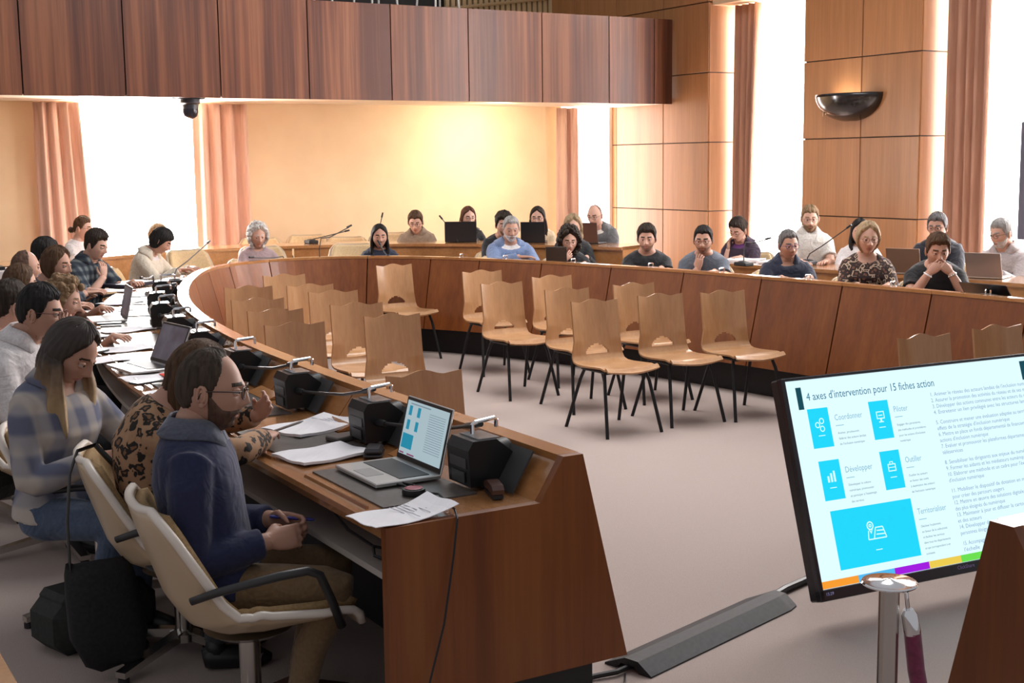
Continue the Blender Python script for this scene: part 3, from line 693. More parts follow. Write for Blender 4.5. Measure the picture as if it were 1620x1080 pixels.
def hand_mesh(side, curl=.5, spread=.1, pinch=False):
    """palm in the xy plane, fingers along +x, palm faces -z, thumb at +y*side"""
    b = MB(); n = 12; V = []
    for x, wy, wz in ((-.02, .024, .019), (.0, .027, .019), (.03, .037, .0165), (.06, .041, .0145), (.085, .040, .012), (.094, .036, .008)):
        a = np.linspace(0, 2 * PI, n, endpoint=False); V.append(np.c_[np.full(n, x), np.sign(np.cos(a)) * np.abs(np.cos(a)) ** .8 * wy, np.sin(a) * wz - .002])
    b.rings(V)
    for k, (y, L, r) in enumerate(((.030, .072, .0088), (.0105, .080, .0092), (-.0105, .074, .0088), (-.030, .058, .0076))):
        y *= side; cu = curl * (1 + .12 * k); an = [.25 * cu, .95 * cu, 1.75 * cu, 2.3 * cu]; p = np.array((.078, y, -.001)); pts = [p]; yaw_ = -side * spread * (k - 1.2) * .5
        for q, ll in zip(an[:3], (.46, .31, .23)):
            p = p + L * ll * np.array((math.cos(q) * math.cos(yaw_), math.sin(yaw_), -math.sin(q))); pts.append(p)
        P = []; 
        for i in range(3): P += [pts[i] * (1 - s) + pts[i + 1] * s for s in (0, .5)]
        P.append(pts[3]); b.tube(P, [r * 1.05, r, r * 1.06, r * .95, r * .98, r * .88, r * .5], 8)
    t0 = np.array((.008, side * .022, -.006)); tp = [t0, t0 + np.array((.028, side * .022, -.010)), t0 + np.array((.055, side * .030 - side * .012 * curl, -.018 - .012 * curl)), t0 + np.array((.078, side * .026 - side * .022 * curl, -.024 - .022 * curl))]
    b.tube([tp[0], (tp[0] + tp[1]) / 2, tp[1], (tp[1] + tp[2]) / 2, tp[2], tp[3]], [.013, .0135, .0115, .0105, .0100, .0055], 8)
    return b
TORSO_M = [(-.18, .158, .115, 0), (-.08, .172, .122, 0), (.02, .170, .122, .0), (.2, .152, .112, .004), (.42, .162, .116, .008), (.64, .182, .120, .006), (.80, .190, .108, 0), (.88, .172, .094, -.004), (.94, .125, .080, -.006), (.985, .080, .070, -.004), (1.02, .062, .062, 0), (1.08, .057, .058, .004)]
TORSO_F = [(-.18, .160, .118, 0), (-.08, .172, .122, 0), (.02, .162, .115, 0), (.2, .132, .098, .004), (.42, .142, .105, .010), (.62, .160, .128, .020), (.78, .165, .104, .006), (.88, .148, .085, -.004), (.94, .105, .070, -.006), (.985, .068, .060, -.004), (1.02, .053, .054, 0), (1.08, .048, .050, .004)]
HEADCACHE = {}
def person(label, crown, face, body, lean=8, pitch=5, tilt=0, fem=False, sk='light', hair=('short', 'dark'), top=('shirt', None), arms=('table', 'table'), det=1, beard=None, glasses=None, vneck=.03, sleeve='long',
           under=None, collar=None, size=1.0, legs=None, shoes=None, group=None, stretch=.50, side=0, hs=1.03, extras=None, watch=None, slouch=0.):
    """crown: world position of the crown; face / body: degrees turned from facing the camera (positive = towards the right of the picture)"""
    cx, cy, cz = crown
    tocam = math.atan2(CAMXY[1] - cy, CAMXY[0] - cx); by = tocam + math.radians(body); fy = tocam + math.radians(face)
    f = np.array((math.cos(by), math.sin(by), 0)); l = np.array((-math.sin(by), math.cos(by), 0)); upv = np.array((0, 0, 1.)); th = math.radians(lean); sd = math.radians(side)
    L = stretch * size
    # spine from the hip (origin) upwards
    def spine(t):
        p = np.zeros(3); n = 16; tt = 0
        for i in range(n):
            q = th * (.55 + .9 * (i / n) * t); p = p + (f * math.sin(q) + l * math.sin(sd) + upv * math.cos(q)) * L * t / n
        q = th * (.55 + .9 * t); p = p + f * slouch * max(0., .55 - t) / .55; return p, f * math.sin(q) + l * math.sin(sd) + upv * math.cos(q)
    nb, nd = spine(1.0)
    hz = .12 * hs
    hc_off = nb + nd * .105 * size + f * .022
    fdir = np.array((math.cos(fy), math.sin(fy), 0)); pr = math.radians(pitch); tr = math.radians(tilt)
    hx = fdir * math.cos(pr) - upv * math.sin(pr); hl = np.array((-math.sin(fy), math.cos(fy), 0)); hu = np.cross(hx, hl)
    hl2 = hl * math.cos(tr) + hu * math.sin(tr); hu2 = np.cross(hx, hl2); HM = np.c_[hx, hl2, hu2] * hs
    hc_off = hc_off + hx * .022
    topp = HM @ np.array((-.01, 0, .127)); hk = hair[2] if hair and len(hair) > 2 else {}; hx_ = 0 if (hair and hair[0] == 'bald') else .9 * hk.get('t', .012)
    hip = np.array((cx, cy, cz)) - hc_off - np.array((topp[0], topp[1], max(topp[2], .11) + hx_))
    W = lambda p: np.asarray(p) + hip
    root = thing('person', label, 'person', (float(hip[0]), float(hip[1]), 0), 0, group); inv = -np.array((hip[0], hip[1], 0))
    def put(nm, mb, m, smooth=True, parent=None):
        if isinstance(mb, MB): mb.v = [v + inv for v in mb.v]
        else: mb.transform(Matrix.Translation(Vector(inv)))
        return obj(nm, mb, m, parent or root, smooth=smooth, auto=False)
    T = TORSO_F if fem else TORSO_M
    def ring(t, hw, hd, fo, n=28, drop=0., ex=2.5, wz=0):
        p, dr = spine(t); ff = f - dr * (f @ dr); ff /= np.linalg.norm(ff); a = np.linspace(0, 2 * PI, n, endpoint=False); ca, sa = np.cos(a), np.sin(a)
        X = np.sign(ca) * np.abs(ca) ** (2 / ex) * hd * size + fo; Y = np.sign(sa) * np.abs(sa) ** (2 / ex) * hw * size
        Q = p + X[:, None] * ff + Y[:, None] * l; 
        if drop: Q = Q - dr * (drop * np.clip(ca, 0, 1) ** (1.5 if drop < .04 else 3.2))[:, None]
        return W(Q)
    # ---- arms
    armdata = []; handsb = MB(); sh = .150 if fem else .168
    for sg, spec in ((1, arms[0]), (-1, arms[1])):
        p, dr = spine(.785); S = p + l * sg * sh * size + f * .005
        tz = .775 - hip[2]
        head_c = hc_off
        if isinstance(spec, str):
            if spec == 'table': Wt = f * (.40 + nb @ f * .5) + l * sg * .11 + upv * (tz + .03); hd_, pn, hint = f * .8 - l * sg * .45, -upv + l * sg * .2, l * sg * .4 - upv * .9 - f * .2; cu = .45
            elif spec == 'cross': Wt = f * (.33 + nb @ f * .6) - l * sg * .03 + upv * (tz + (.03 if sg > 0 else .065)); hd_, pn, hint = f * .25 - l * sg, -upv, l * sg - upv * .4; cu = .4
            elif spec == 'chin': Wt = head_c + hx * .085 - hl * sg * -.035 - upv * .225; hd_, pn, hint = upv * 1.0 + (head_c - Wt) * .8 - l * sg * .1, -hx + l * sg * -.3, f * .5 - upv + l * sg * .25; cu = .75
            elif spec == 'mouth': Wt = head_c + hx * .10 + hl * sg * .07 - upv * .155; hd_, pn, hint = upv * .75 - hl * sg * .9 , -hx * 1. , f * .5 - upv + l * sg * .3; cu = .8
            elif spec == 'cheek': Wt = head_c + hx * .03 + hl * sg * .095 - upv * .175; hd_, pn, hint = upv - hl * sg * .15 + hx * .2, -hl * sg - hx * .2, f * .6 - upv; cu = .5
            elif spec == 'clasp': Wt = head_c + hx * .105 + hl * sg * .075 - upv * .125; hd_, pn, hint = upv * .75 - hl * sg * .8 + hx * .05, -hx * .6 - hl * sg * .5, f * .5 - upv + l * sg * .45; cu = .7
            elif spec == 'lap': Wt = f * .34 + l * sg * .07 + upv * .13; hd_, pn, hint = f - l * sg * .55 - upv * .15, -upv * .5 - l * sg, l * sg * .6 - upv * .8 - f * .5; cu = .7
            elif spec == 'down': Wt = f * .25 + l * sg * .2 + upv * .08; hd_, pn, hint = f - upv * .3, -upv, l * sg - f * .6; cu = .3
            Wt = Wt.copy()
        else:
            wf, wl, wz, hd_, pn, hint, cu = spec; Wt = f * wf + l * wl + upv * (wz - hip[2]); cv = lambda q: f * q[0] + l * q[1] + upv * q[2]; hd_, pn, hint = cv(hd_), cv(pn), cv(hint)
        l1, l2 = .285 * size, .25 * size; D = Wt - S; dist = np.linalg.norm(D)
        if dist > (l1 + l2) * .985: Wt = S + D / dist * (l1 + l2) * .985; D = Wt - S; dist = np.linalg.norm(D)
        a = (l1 * l1 - l2 * l2 + dist * dist) / (2 * dist); h = math.sqrt(max(l1 * l1 - a * a, 0)); u = D / dist; hn = hint - u * (hint @ u); hn /= np.linalg.norm(hn) + 1e-9
        E = S + u * a + hn * h; armdata.append((sg, S, E, Wt))
        x = hd_ / np.linalg.norm(hd_); zn = -(pn - x * (pn @ x)); zn /= np.linalg.norm(zn); y = np.cross(zn, x)
        hb = hand_mesh(-sg if False else sg * -1, cu); k = .96 * size * (.92 if fem else 1.02); hb.v = [(v * k) @ np.c_[x, y, zn].T + W(Wt) for v in hb.v]; handsb.join(hb)
    def bezier_arm(S, E, Wt, t0, t1, r, n=9, inner=None):
        pts = []; rad = []
        path = [S, S * .5 + E * .5, E, E * .5 + Wt * .5, Wt]; ts = [0, .25, .5, .75, 1]; base = [.052, .047, .041, .038, .0275]
        for t in np.linspace(t0, t1, n):
            q = np.array([np.interp(t, ts, [pp[i] for pp in path]) for i in range(3)])
            if abs(t - .5) < .12:  # round the bend
                w_ = 1 - abs(t - .5) / .12; m_ = (path[1] + path[3]) / 2; q = q + (m_ - q) * .10 * w_
            pts.append(W(q)); rad.append(np.interp(t, ts, base) * size * (.88 if fem else 1) + r)
        return pts, rad
    # ---- body
    body = MB(); V = [ring(t, hw - .012 if t < .95 else hw, hd - .010 if t < .95 else hd, fo) for t, hw, hd, fo in T if t > .1]; body.rings(V)
    # neck up into the skull
    hcw = W(hc_off); npts = [W(spine(.95)[0]), W(nb), W(nb * .45 + (hc_off + HM @ np.array((-.024, 0, -.05))) * .55), hcw + HM @ np.array((-.022, 0, -.045)), hcw + HM @ np.array((-.02, 0, .0))]
    nr = .051 if fem else .060; body.tube(npts, [nr * 1.12, nr * 1.04, nr * .98, nr * .98, nr * .8], 18)
    for sg, S, E, Wt in armdata:
        pts, rad = bezier_arm(S, E, Wt, .0, 1.0, 0, 15); body.tube(pts, rad, 14)
    body.join(handsb)
    if det >= 2: body = mesh_to_mb(apply_remesh(body, .0052, 'body', 2))
    hm = head_mesh(fem, det, not (hair and hair[0] in ('long', 'bob', 'curly'))); hm.v = [v @ HM.T + hcw for v in hm.v]; body.join(hm)
    hairm = HR[hair[1]] if hair and hair[1] else HR['dark']
    put('body', body, [SK[sk], LIP, hairm, EYEW, IRIS])
    # ---- hair
    if hair and hair[0]:
        st = hair[0]; seed = random.random() * 9; kw = hair[2] if len(hair) > 2 else {}
        hb = MB()
        if st in ('short', 'crop', 'recede', 'pulled', 'bald'): hb = pad_mesh(fem, LINES[st], kw.get('t', .010 if st != 'bald' else .002), kw.get('amp', .0025), 110, kw.get('top', .8), seed, sides=.38, strand=.12)
        elif st in ('bob', 'fringe'): hb = pad_mesh(fem, LINES[st], kw.get('t', .020), kw.get('amp', .002), 70, kw.get('top', .1), seed, sides=.75, strand=.10)
        elif st == 'curly': hb = pad_mesh(fem, LINES['bob'], kw.get('t', .032), kw.get('amp', .012), 120, .1, seed)
        elif st == 'long': hb = pad_mesh(fem, LINES['bob'], kw.get('t', .014), .0015, 70, .2, seed, sides=.8, strand=.10)
        if st == 'long' or kw.get('L'): drp = drape(kw.get('L', .26), kw.get('w', .02), kw.get('hug', .02), wave=kw.get('wave', .02), a0=kw.get('a0', 80), seed=seed, front=kw.get('front', 0)); YM = np.c_[fdir, hl, upv] * hs @ np.linalg.inv(HM); YM = np.linalg.inv(HM) @ (np.c_[fdir, hl, upv] * hs); drp.v = [v @ YM.T for v in drp.v]; hb.join(drp)
        if st == 'curly':
            rnd = random.Random(int(seed * 1000))
            for k in range(kw.get('n', 90)):
                a = rnd.uniform(1.0, 2 * PI - 1.0); p = math.acos(rnd.uniform(-.75, .95)); q = head_shape(np.array([a]), np.array([p]), fem)[0]; 
                if p < .9: a = rnd.uniform(0, 2 * PI); q = head_shape(np.array([a]), np.array([p]), fem)[0]
                s_ = rnd.uniform(.012, .021); hb.ell(q * (1 + kw.get('t', .032) / .1 * .9), (s_, s_, s_ * 1.2), 0, 7, 5)
        if kw.get('tail'): hb.tube([(-.095, 0, .03), (-.135, 0, .02), (-.15, 0, -.05), (-.14, 0, -.13)], [.02, .028, .026, .006], 10)
        if kw.get('bun'): hb.ell((-.125, 0, kw['bun']), (.036, .038, .034), 0, 14, 10)
        hb.v = [v @ HM.T + hcw for v in hb.v]; put('hair', hb, hairm)
    if beard:
        col, t, full = beard
        def cond(P, az):
            x, y, z = P.T; c = smooth01((np.interp(az, [0, 30, 50, 62, 78, 88, 95], [-.046, -.048, -.044, -.030, -.004, .01, -.3]) - z) / .010 + .3) * smooth01((88 - az) / 8)
            mouth = ((y / .022) ** 2 + ((z + .0648) / .0095) ** 2) < 1; c[mouth & (x > .05)] = 0
            if not full: c *= smooth01((50 - az) / 14 + .3)
            return c
        bb = pad_mesh(fem, LINES['bob'], t, t * .18, 160, 0, 3, cond=cond); bb.v = [v @ HM.T + hcw for v in bb.v]; put('beard', bb, HR[col])
    if glasses:
        g = glasses_mesh(*glasses[1:]); g.v = [v @ HM.T + hcw for v in g.v]; put('glasses', g, glasses[0])
    # ---- upper garment
    vox = .0075 if det >= 2 else .012
    def garment(nm, m, infl, vn, sl, tmax=1.0, tmin=-.09, sleeve_r=.011, n=28):
        g = MB(); V = []
        for t, hw, hd, fo in T:
            if t < tmin or t > tmax: continue
            dr = vn * np.interp(t, [.86, .94, .985, 1.02], [0, .35, .8, 1.0]) if vn else 0
            V.append(ring(t, hw + infl, hd + infl, fo, drop=dr, n=n))
        g.rings(V)
        if sl:
            for sg, S, E, Wt in armdata:
                te = {'long': .95, 'elbow': .48, 'short': .27, 'half': .36, 'three': .70}[sl]
                pts, rad = bezier_arm(S, E, Wt, 0, te, infl * .4 + sleeve_r, 13); rad = [rad[0] * .8] + list(rad); pts = [W(S - l * sg * .06 - upv * .01)] + list(pts)
                if sl in ('short', 'half'): rad[-1] *= 1.14; rad[-2] *= 1.1
                g.tube(pts, rad, 16)
        return put(nm, apply_remesh(g, vox, nm, 3 if det < 2 else 4), m)
    kind, tm = top
    tmaxv = {'crew': .99, 'tee': .99, 'shirt': .99, 'low': .99, 'blazer': .99, 'sweater': .99}[kind]
    gname = {'crew': 'tee_shirt', 'tee': 'tee_shirt', 'shirt': 'shirt', 'low': 'blouse', 'blazer': 'blazer', 'sweater': 'sweater'}[kind]
    if under:
        garment('shirt', under, .006, .05, None, 1.0, tmin=-.05)
    g = garment(gname, tm, .012 if kind != 'blazer' else .018, vneck, sleeve, tmaxv, tmin=-.17 if (fem and det >= 2) else -.09, sleeve_r=.013 if kind in ('blazer', 'shirt', 'sweater') else .010)
    if collar:
        rb = T[-2]; n = 40; up_ = .055
        top_ = ring(1.065, rb[1] + .011, rb[2] + .013, .001, n=n, drop=vneck * 1.0 + .030); edge = ring(.985, (.104 if not fem else .09) * size, (.094 if not fem else .082) * size, -.004, n=n, drop=vneck * .85 + .028); edge2 = ring(.955, (.128 if not fem else .11) * size, (.106 if not fem else .09) * size, -.004, n=n, drop=vneck * .75 + .036)
        b = MB(); b.sheet([list(v) + [v[0]] for v in (top_ + (edge - top_) * .0, (top_ + edge) / 2 + (edge2 - edge) * .35, edge2)], .006); put('collar', b, collar)
    if kind == 'blazer':
        n = 60; r1 = ring(1.03, .066, .070, -.002, n=n, drop=vneck * 1.05); r2 = ring(.985, .100, .094, -.004, n=n, drop=vneck * .85); r3 = ring(.93, .150, .112, -.006, n=n, drop=vneck * .62 + .02)
        an = np.arange(n) * 360 / n; idx = [i for i in range(n) if 9 <= an[i] <= 351]
        b = MB(); b.sheet([[v[i] for i in idx] for v in (r1, r2, r3)], .008); put('lapel', b, tm)
    if watch:
        for wi, wm in watch:
            sg, S, E_, Wt = armdata[wi]; d = (Wt - E_) / np.linalg.norm(Wt - E_); c = E_ * .08 + Wt * .92; R = basis(d); b = MB(); k = .031 * size
            b.tube([W(c + R[:, 1] * k * math.cos(q) + R[:, 2] * k * math.sin(q)) for q in np.linspace(0, 2 * PI, 17)], .006, 6); b.ell(W(c + (upv * .6 - f * .2 - l * sg * .0 - (f if True else 0) * 0) * k * 1.3), (.017, .017, .008), 0, 12, 6); put('wristwatch', b, wm)
    # ---- legs
    if legs is not None:
        hz_ = hip[2]; g = MB(); sho = MB()
        g.rings([ring(t, hw + .004, hd, .012) for t, hw, hd in ((-.22, .13, .09), (-.16, .165, .108), (-.06, .174, .118), (.06, .165, .115))])
        for sg in (1, -1):
            lk = legs.get('knee', (.44, .10)); kx, ky = lk; kz = legs.get('kz', .46); fxx = legs.get('foot', .40); fy_ = legs.get('fy', ky)
            H0 = l * sg * .085 - upv * .03 + f * slouch; K = f * kx + l * sg * ky + upv * (kz - hz_); A_ = f * fxx + l * sg * fy_ + upv * (.10 - hz_)
            pts = [H0, H0 * .5 + K * .5, K * .92 + H0 * .08, K, K * .93 + A_ * .07 - upv * .01, K * .5 + A_ * .5 - f * .02, A_]
            g.tube([W(p) for p in pts], [.088, .078, .064, .061, .058, .052, .042], 16)
            fp = [A_ - f * .045 - upv * .06, A_ - f * .02 - upv * .055, A_ + f * .06 - upv * .062, A_ + f * .15 - upv * .072, A_ + f * .19 - upv * .078]
            sho.tube([W(p) for p in fp], [.032, .042, .042, .036, .014], 12); sho.tube([W(A_ + upv * .02), W(A_ - upv * .06)], [.034, .04], 12)
        put('trousers', apply_remesh(g, .0085 if det >= 2 else .014, 'trousers', 4), legs.get('m'))
        put('shoes', sho, legs.get('shoe', M_BLACK))
    PEOPLE.append((root, hip, by)); 
    if extras: extras(put, W, spine, f, l, upv, armdata, HM, hcw)
    return root
PEOPLE = []
# ================================================================== DEVICES AND PAPERS
def place(root, s, d, z, group=None): q = on(s, d, z); root.location = tuple(q); root.rotation_euler = (0, 0, outward(s))
# --- microphone speaker units on the inner side of the parapet (local x = towards the seat, y = along the desk)
def make_unit(label, neck=True):
    t = thing('microphone_unit', label, 'microphone')
    b = MB(); b.prism([(.100, .012), (.115, 0), (.232, 0), (.238, .10), (.222, .125), (.150, .125), (.100, .085)], (0, -.062, .012), (1, 0, 0), (0, 0, 1), (0, .124, 0)); obj('housing', b, mat('unit_black', (.010, .010, .012), .32), t)
    b = MB(); b.box((.168, 0, .1385), (.066, .105, .004)); obj('label_plate', b, mat('unit_label', (.22, .22, .23), .18), t)
    b = MB(); b.box((.2365, .0, .035), (.003, .07, .03)); b.box((.2365, 0, .075), (.003, .09, .028)); obj('speaker_grille', b, mat('unit_grille', (.06, .06, .062), .3), t)
    b = MB(); b.prism([(-.085, .002), (.150, .002), (.150, .130), (-.085, .130)], (.153, 0, .0), (0, 1, 0), (-.533, 0, .845), (.005, 0, .003)); 
    b.v = [v + np.array((.0, 0, .0)) for v in b.v]; obj('mounting_plate', b, M_PLATE, t)
    b = MB(); b.tube([(.08, .0, .075), (.12, 0, .07)], [.05, .05], 14); obj('swivel', b, M_BLACK, t, smooth=True)
    b = MB(); b.tube([(.185, -.01, .135), (.185, -.01, .168), (.178, -.01, .174), (.105, -.03, .176), (.098, -.03, .170), (.098, -.03, .150)], .0062, 8); obj('chrome_clip', b, M_CHROME, t, smooth=True)
    if neck:
        b = MB(); b.tube([(.19, .055, .075), (.19, .085, .076), (.19, .12, .080)], [.013, .013, .009], 10); b.tube([(.19, .11, .08), (.185, .25, .095), (.17, .45, .118), (.155, .6, .150)], .0055, 8); b.tube([(.155, .585, .148), (.150, .66, .165)], [.009, .008], 8); obj('gooseneck', b, M_BLACK, t, smooth=True)
    return t
UL = [(.34, 'nearest black microphone unit on the desk end, behind the open laptop', 0), (1.10, 'black microphone unit left of the open laptop with its gooseneck lying across', 1), (1.87, 'third black microphone unit from the desk end, beside the small wood ledge', 1), (2.63, 'black microphone unit in front of the glasses of the man in navy', 1),
      (3.40, 'black microphone unit on the desk just behind the navy man\'s head', 0), (4.12, 'black microphone unit behind the raised laptop screen', 0), (4.9, 'microphone unit in the window glare left of the plywood chairs', 1), (5.6, 'microphone unit in the glare at the leftmost bend of the rim', 0), (6.5, 'microphone unit beyond the bend near the plaid-shirted man', 0),
      (10.75, 'microphone unit whose chrome clip shows over the rim by the papers', 0), (11.23, 'microphone unit before the man in the blue blazer', 0), (12.0, 'microphone unit before the curly-haired woman in black', 0), (12.85, 'microphone unit before the man in the black tee', 0), (13.6, 'microphone unit before the man in the grey tee', 0), (14.45, 'microphone unit before the man in the navy shirt', 0), (15.2, 'microphone unit before the woman in the patterned blouse', 0), (15.95, 'microphone unit by the black laptop at the right edge', 0)]
un = make_unit(UL[0][1]); un['group'] = 'microphone units along the parapet'
place(un, UL[0][0] - .05, 0, .753); un.scale = (1.12, 1.12, 1.12)
for s_, lab, nk in UL[1:]:
    q = on(s_ - .05 if s_ < 8 else s_, 0, .753); dup(un, tuple(q), outward(s_), lab, 'microphone units along the parapet', sub=None if nk else ('gooseneck',)).scale = (1.12,) * 3 if s_ < 8 else (.84, .84, .86)
for c in list(un.children):
    if c.name.startswith('gooseneck'): bpy.data.objects.remove(c)
# --- conference microphones with long goosenecks
def conf_mic(label, base, tip, bend=.14, ang=0.):
    t = thing('gooseneck_microphone', label, 'microphone', tuple(base), 0, 'gooseneck microphones on the desks')
    b = MB(); b.box((0, 0, .018), (.11, .16, .036), bev=.008, R=rotz(ang)); b.ell((0, 0, .036), (.05, .06, .014)); obj('base', b, M_BLACK, t)
    d = np.array(tip) - np.array(base); up_ = np.array((0, 0, bend)); b = MB(); b.tube([(0, 0, .03), tuple(up_ * .75), tuple(up_ + d * .06), tuple(up_ * .6 + d * .35 + (d - up_ * .6) * .0), tuple(d * .97)], .0055, 8); obj('gooseneck', b, mat('dark_gooseneck', (.06, .06, .06), .4), t, smooth=True)
    u = d - up_; u = u / np.linalg.norm(u); b = MB(); b.tube([tuple(d - u * .035), tuple(d + u * .02)], [.010, .009], 8); obj('capsule', b, M_BLACK, t, smooth=True); return t
conf_mic('tall gooseneck microphone on the rim between the white-haired and the dark-haired woman', on(9.46, .33, .75), (5.17, 11.8, 1.145), .26)
conf_mic('gooseneck microphone on the second-row desk behind the empty cream chairs', (5.45, 13.5, .885), (5.80, 13.3, 1.02), .04)
conf_mic('gooseneck microphone rising beside the large dark monitor', (6.79, 12.62, .885), (6.63, 12.7, 1.16), .05)
conf_mic('gooseneck microphone on the right second-row desk before the wood pier', (8.44, 8.95, .775), (8.51, 8.5, 1.14), .08)
conf_mic('thin upright gooseneck microphone behind the dark-haired woman', (6.13, 13.2, .885), (6.15, 13.15, 1.19), .15)
conf_mic('gooseneck microphone by the cream-jacketed woman at the left bend', on(7.95, .33, .75), (3.72, 11.66, 1.06), .1)
conf_mic('small white-tipped gooseneck microphone before the dark-haired woman', on(10.0, .22, .75), tuple(on(9.93, .2, 1.0)), .1)
conf_mic('gooseneck microphone lying low before the white-haired woman', on(9.2, .3, .75), tuple(on(8.85, .18, .90)), .12)
conf_mic('gooseneck microphone before the man in the grey tee, level across', (7.9, 9.2, .775), (8.02, 9.0, 1.03), .2)
conf_mic('gooseneck microphone in front of the plaid-shirted man', on(6.9, .3, .75), tuple(on(6.5, .35, .93)), .15)

# --- laptops
def laptop(label, c, rz, base_m, lid_m, tilt=15, wdt=.32, dp=.22, screen=None, back_only=False):
    """local: user sits at -y, screen at +y"""
    t = thing('laptop', label, 'laptop', c, rz, 'laptops on the desks')
    b = MB(); b.box((0, 0, .009), (wdt, dp, .014), bev=.003); base = obj('base', b, base_m, t)
    if not back_only:
        b = MB(); b.box((0, .03, .0168), (wdt * .86, dp * .46, .002)); obj('keyboard', b, M_KEYS, base)
        b = MB(); b.box((0, -.065, .0165), (wdt * .33, dp * .26, .0012)); obj('trackpad', b, mat('trackpad', (.55, .54, .53), .3, .5), base)
    a = math.radians(tilt); R = np.array([[1, 0, 0], [0, math.cos(a), math.sin(a)], [0, -math.sin(a), math.cos(a)]])
    def scr(mb): mb.v = [v @ R.T + np.array((0, dp / 2 - .004, .014)) for v in mb.v]; return mb
    b = MB(); b.box((0, .003, .105), (wdt, .006, .21), bev=.002); lid = obj('lid', scr(b), lid_m, t)
    b = MB(); b.box((0, -.0008, .105), (wdt - .006, .002, .204)); obj('bezel', scr(b), M_SCREENOFF, lid)
    if screen:
        b = MB(); b.box((0, -.0022, .108), (wdt - .024, .001, .178)); obj('screen', scr(b), screen, lid)
    return t, lid, scr
def glow(name, c, s): return mat(name, (.0, .0, .0), .5, emit=(c, s), spec=.2)
S_WHITE = glow('slide_white', (.70, .93, 1.0), .98)
S_CYAN = glow('slide_cyan', (.012, .66, .93), .95)
S_TEAL = glow('slide_teal', (.01, .12, .17), .5)
S_GREY = glow('slide_grey', (.26, .38, .52), .8)
S_OR = glow('slide_orange', (.95, .34, .03), .9); S_BL = glow('slide_blue', (.08, .5, .9), .9); S_PU = glow('slide_purple', (.36, .01, .75), .9); S_YE = glow('slide_yellow', (.85, .62, .08), .9); S_GR = glow('slide_green', (.15, .75, .08), .9)
lp, lid, scr = laptop('open silver laptop showing a blue slide on the near desk end', (1.74, 3.735, .757), -PI / 2, M_SILVER, M_SILVER, 14, .315, .225, glow('laptop_slide', (.62, .80, .88), .55))
b = MB()
for x, z, w_, h in ((-.115, .165, .02, .032), (-.055, .165, .02, .032), (-.115, .118, .02, .032), (-.055, .118, .02, .032), (-.10, .064, .075, .048)): b.box((x, -.003, z), (w_, .001, h))
obj('slide_tiles', scr(b), glow('laptop_cyan', (.02, .36, .55), .6), lid)
b = MB()
for k in range(17): b.box((.075 + .0, -.003, .172 - k * .0075), (.11, .001, .0018))
b.box((-.05, -.003, .188), (.14, .001, .004)); obj('slide_text', scr(b), glow('laptop_text', (.30, .42, .5), .55), lid)
b = MB(); b.box((-.125, -.003, .024), (.03, .001, .005)); b.box((-.06, -.003, .024), (.05, .001, .005)); obj('slide_footer', scr(b), glow('laptop_footer', (.4, .12, .25), .5), lid)
b = MB(); b.tube([(1.69, 3.605, .764), (1.71, 3.55, .764), (1.70, 3.47, .764), (1.75, 3.40, .764), (1.72, 3.30, .77), (1.70, 3.205, .768), (1.69, 3.172, .75), (1.67, 3.160, .65), (1.63, 3.150, .46), (1.55, 3.14, .22), (1.51, 3.13, .01)], .0035, 6); tag(obj('cable', b, M_BLACK, smooth=True), 'thin dark cable hanging down the near desk end panel', 'cable')
pk = thing('wireless_button', 'dark round puck with a dull red ring by the silver laptop', 'presentation button', (1.70, 3.465, .756))
b = MB(); b.lathe([(.002, 0), (.034, 0), (.036, .006), (.034, .018), (.004, .02)]); obj('body', b, M_BLACK, pk, smooth=True)
b = MB(); b.lathe([(.018, .0195), (.022, .0215), (.027, .0205)], n=24); obj('ring', b, mat('red_ring', (.32, .02, .05), .4), pk)
b = MB(); b.tube([(.03, .03, .008), (.035, .07, .01), (.02, .11, .01)], .003, 6); obj('lead', b, M_BLACK, pk)
st = thing('stapler', 'brown stapler standing at the end of the near desk', 'stapler', (1.90, 3.33, .753), math.radians(75))
b = MB(); b.prism([(-.05, 0), (.05, 0), (.05, .012), (-.05, .012)], (0, -.016, 0), (1, 0, 0), (0, 0, 1), (0, .032, 0)); obj('base', b, M_BLACK, st)
b = MB(); b.prism([(-.052, .014), (.05, .02), (.052, .034), (.02, .045), (-.04, .04), (-.054, .028)], (0, -.018, 0), (1, 0, 0), (0, 0, 1), (0, .036, 0)); obj('arm', b, mat('stapler_brown', (.085, .04, .03), .25), st)
# photo laptop and others on the left arm
S_PHOTO = noise_mat('photo_wallpaper', (.12, .10, .12), (.33, .32, .40), 7, .35, lo=.3, hi=.7)
laptop('laptop turned sideways with a violet-grey photo on its raised screen', (1.68, 6.42, .757), -PI / 2 + .12, M_SILVER, M_SILVER, 24, .33, .23, S_PHOTO)
laptop('slim laptop edge-on further down the left desk', (2.05, 8.62, .757), -PI / 2 - .12, M_SILVER, M_SILVER, 12, .32, .22, S_PHOTO)
laptop('large dark monitor-like laptop before the woman with auburn hair', (6.84, 12.62, .887), math.radians(148), M_BLACK, M_SCREENOFF, 4, .345, .22, back_only=True)
laptop('dark laptop before the smiling long-haired woman', (7.36, 11.95, .887), math.radians(140), M_BLACK, M_SCREENOFF, 6, .26, .19, back_only=True)
laptop('small dark laptop on the front desk beside the curly-haired woman', on(11.53, .52, .757), math.radians(140), M_BLACK, M_SCREENOFF, 12, .19, .15, back_only=True)
laptop('brown-lidded laptop before the man in the grey suit', (7.72, 11.35, .887), math.radians(112), M_BLACK, mat('brown_lid', (.10, .045, .03), .3), 8, .21, .16, back_only=True)
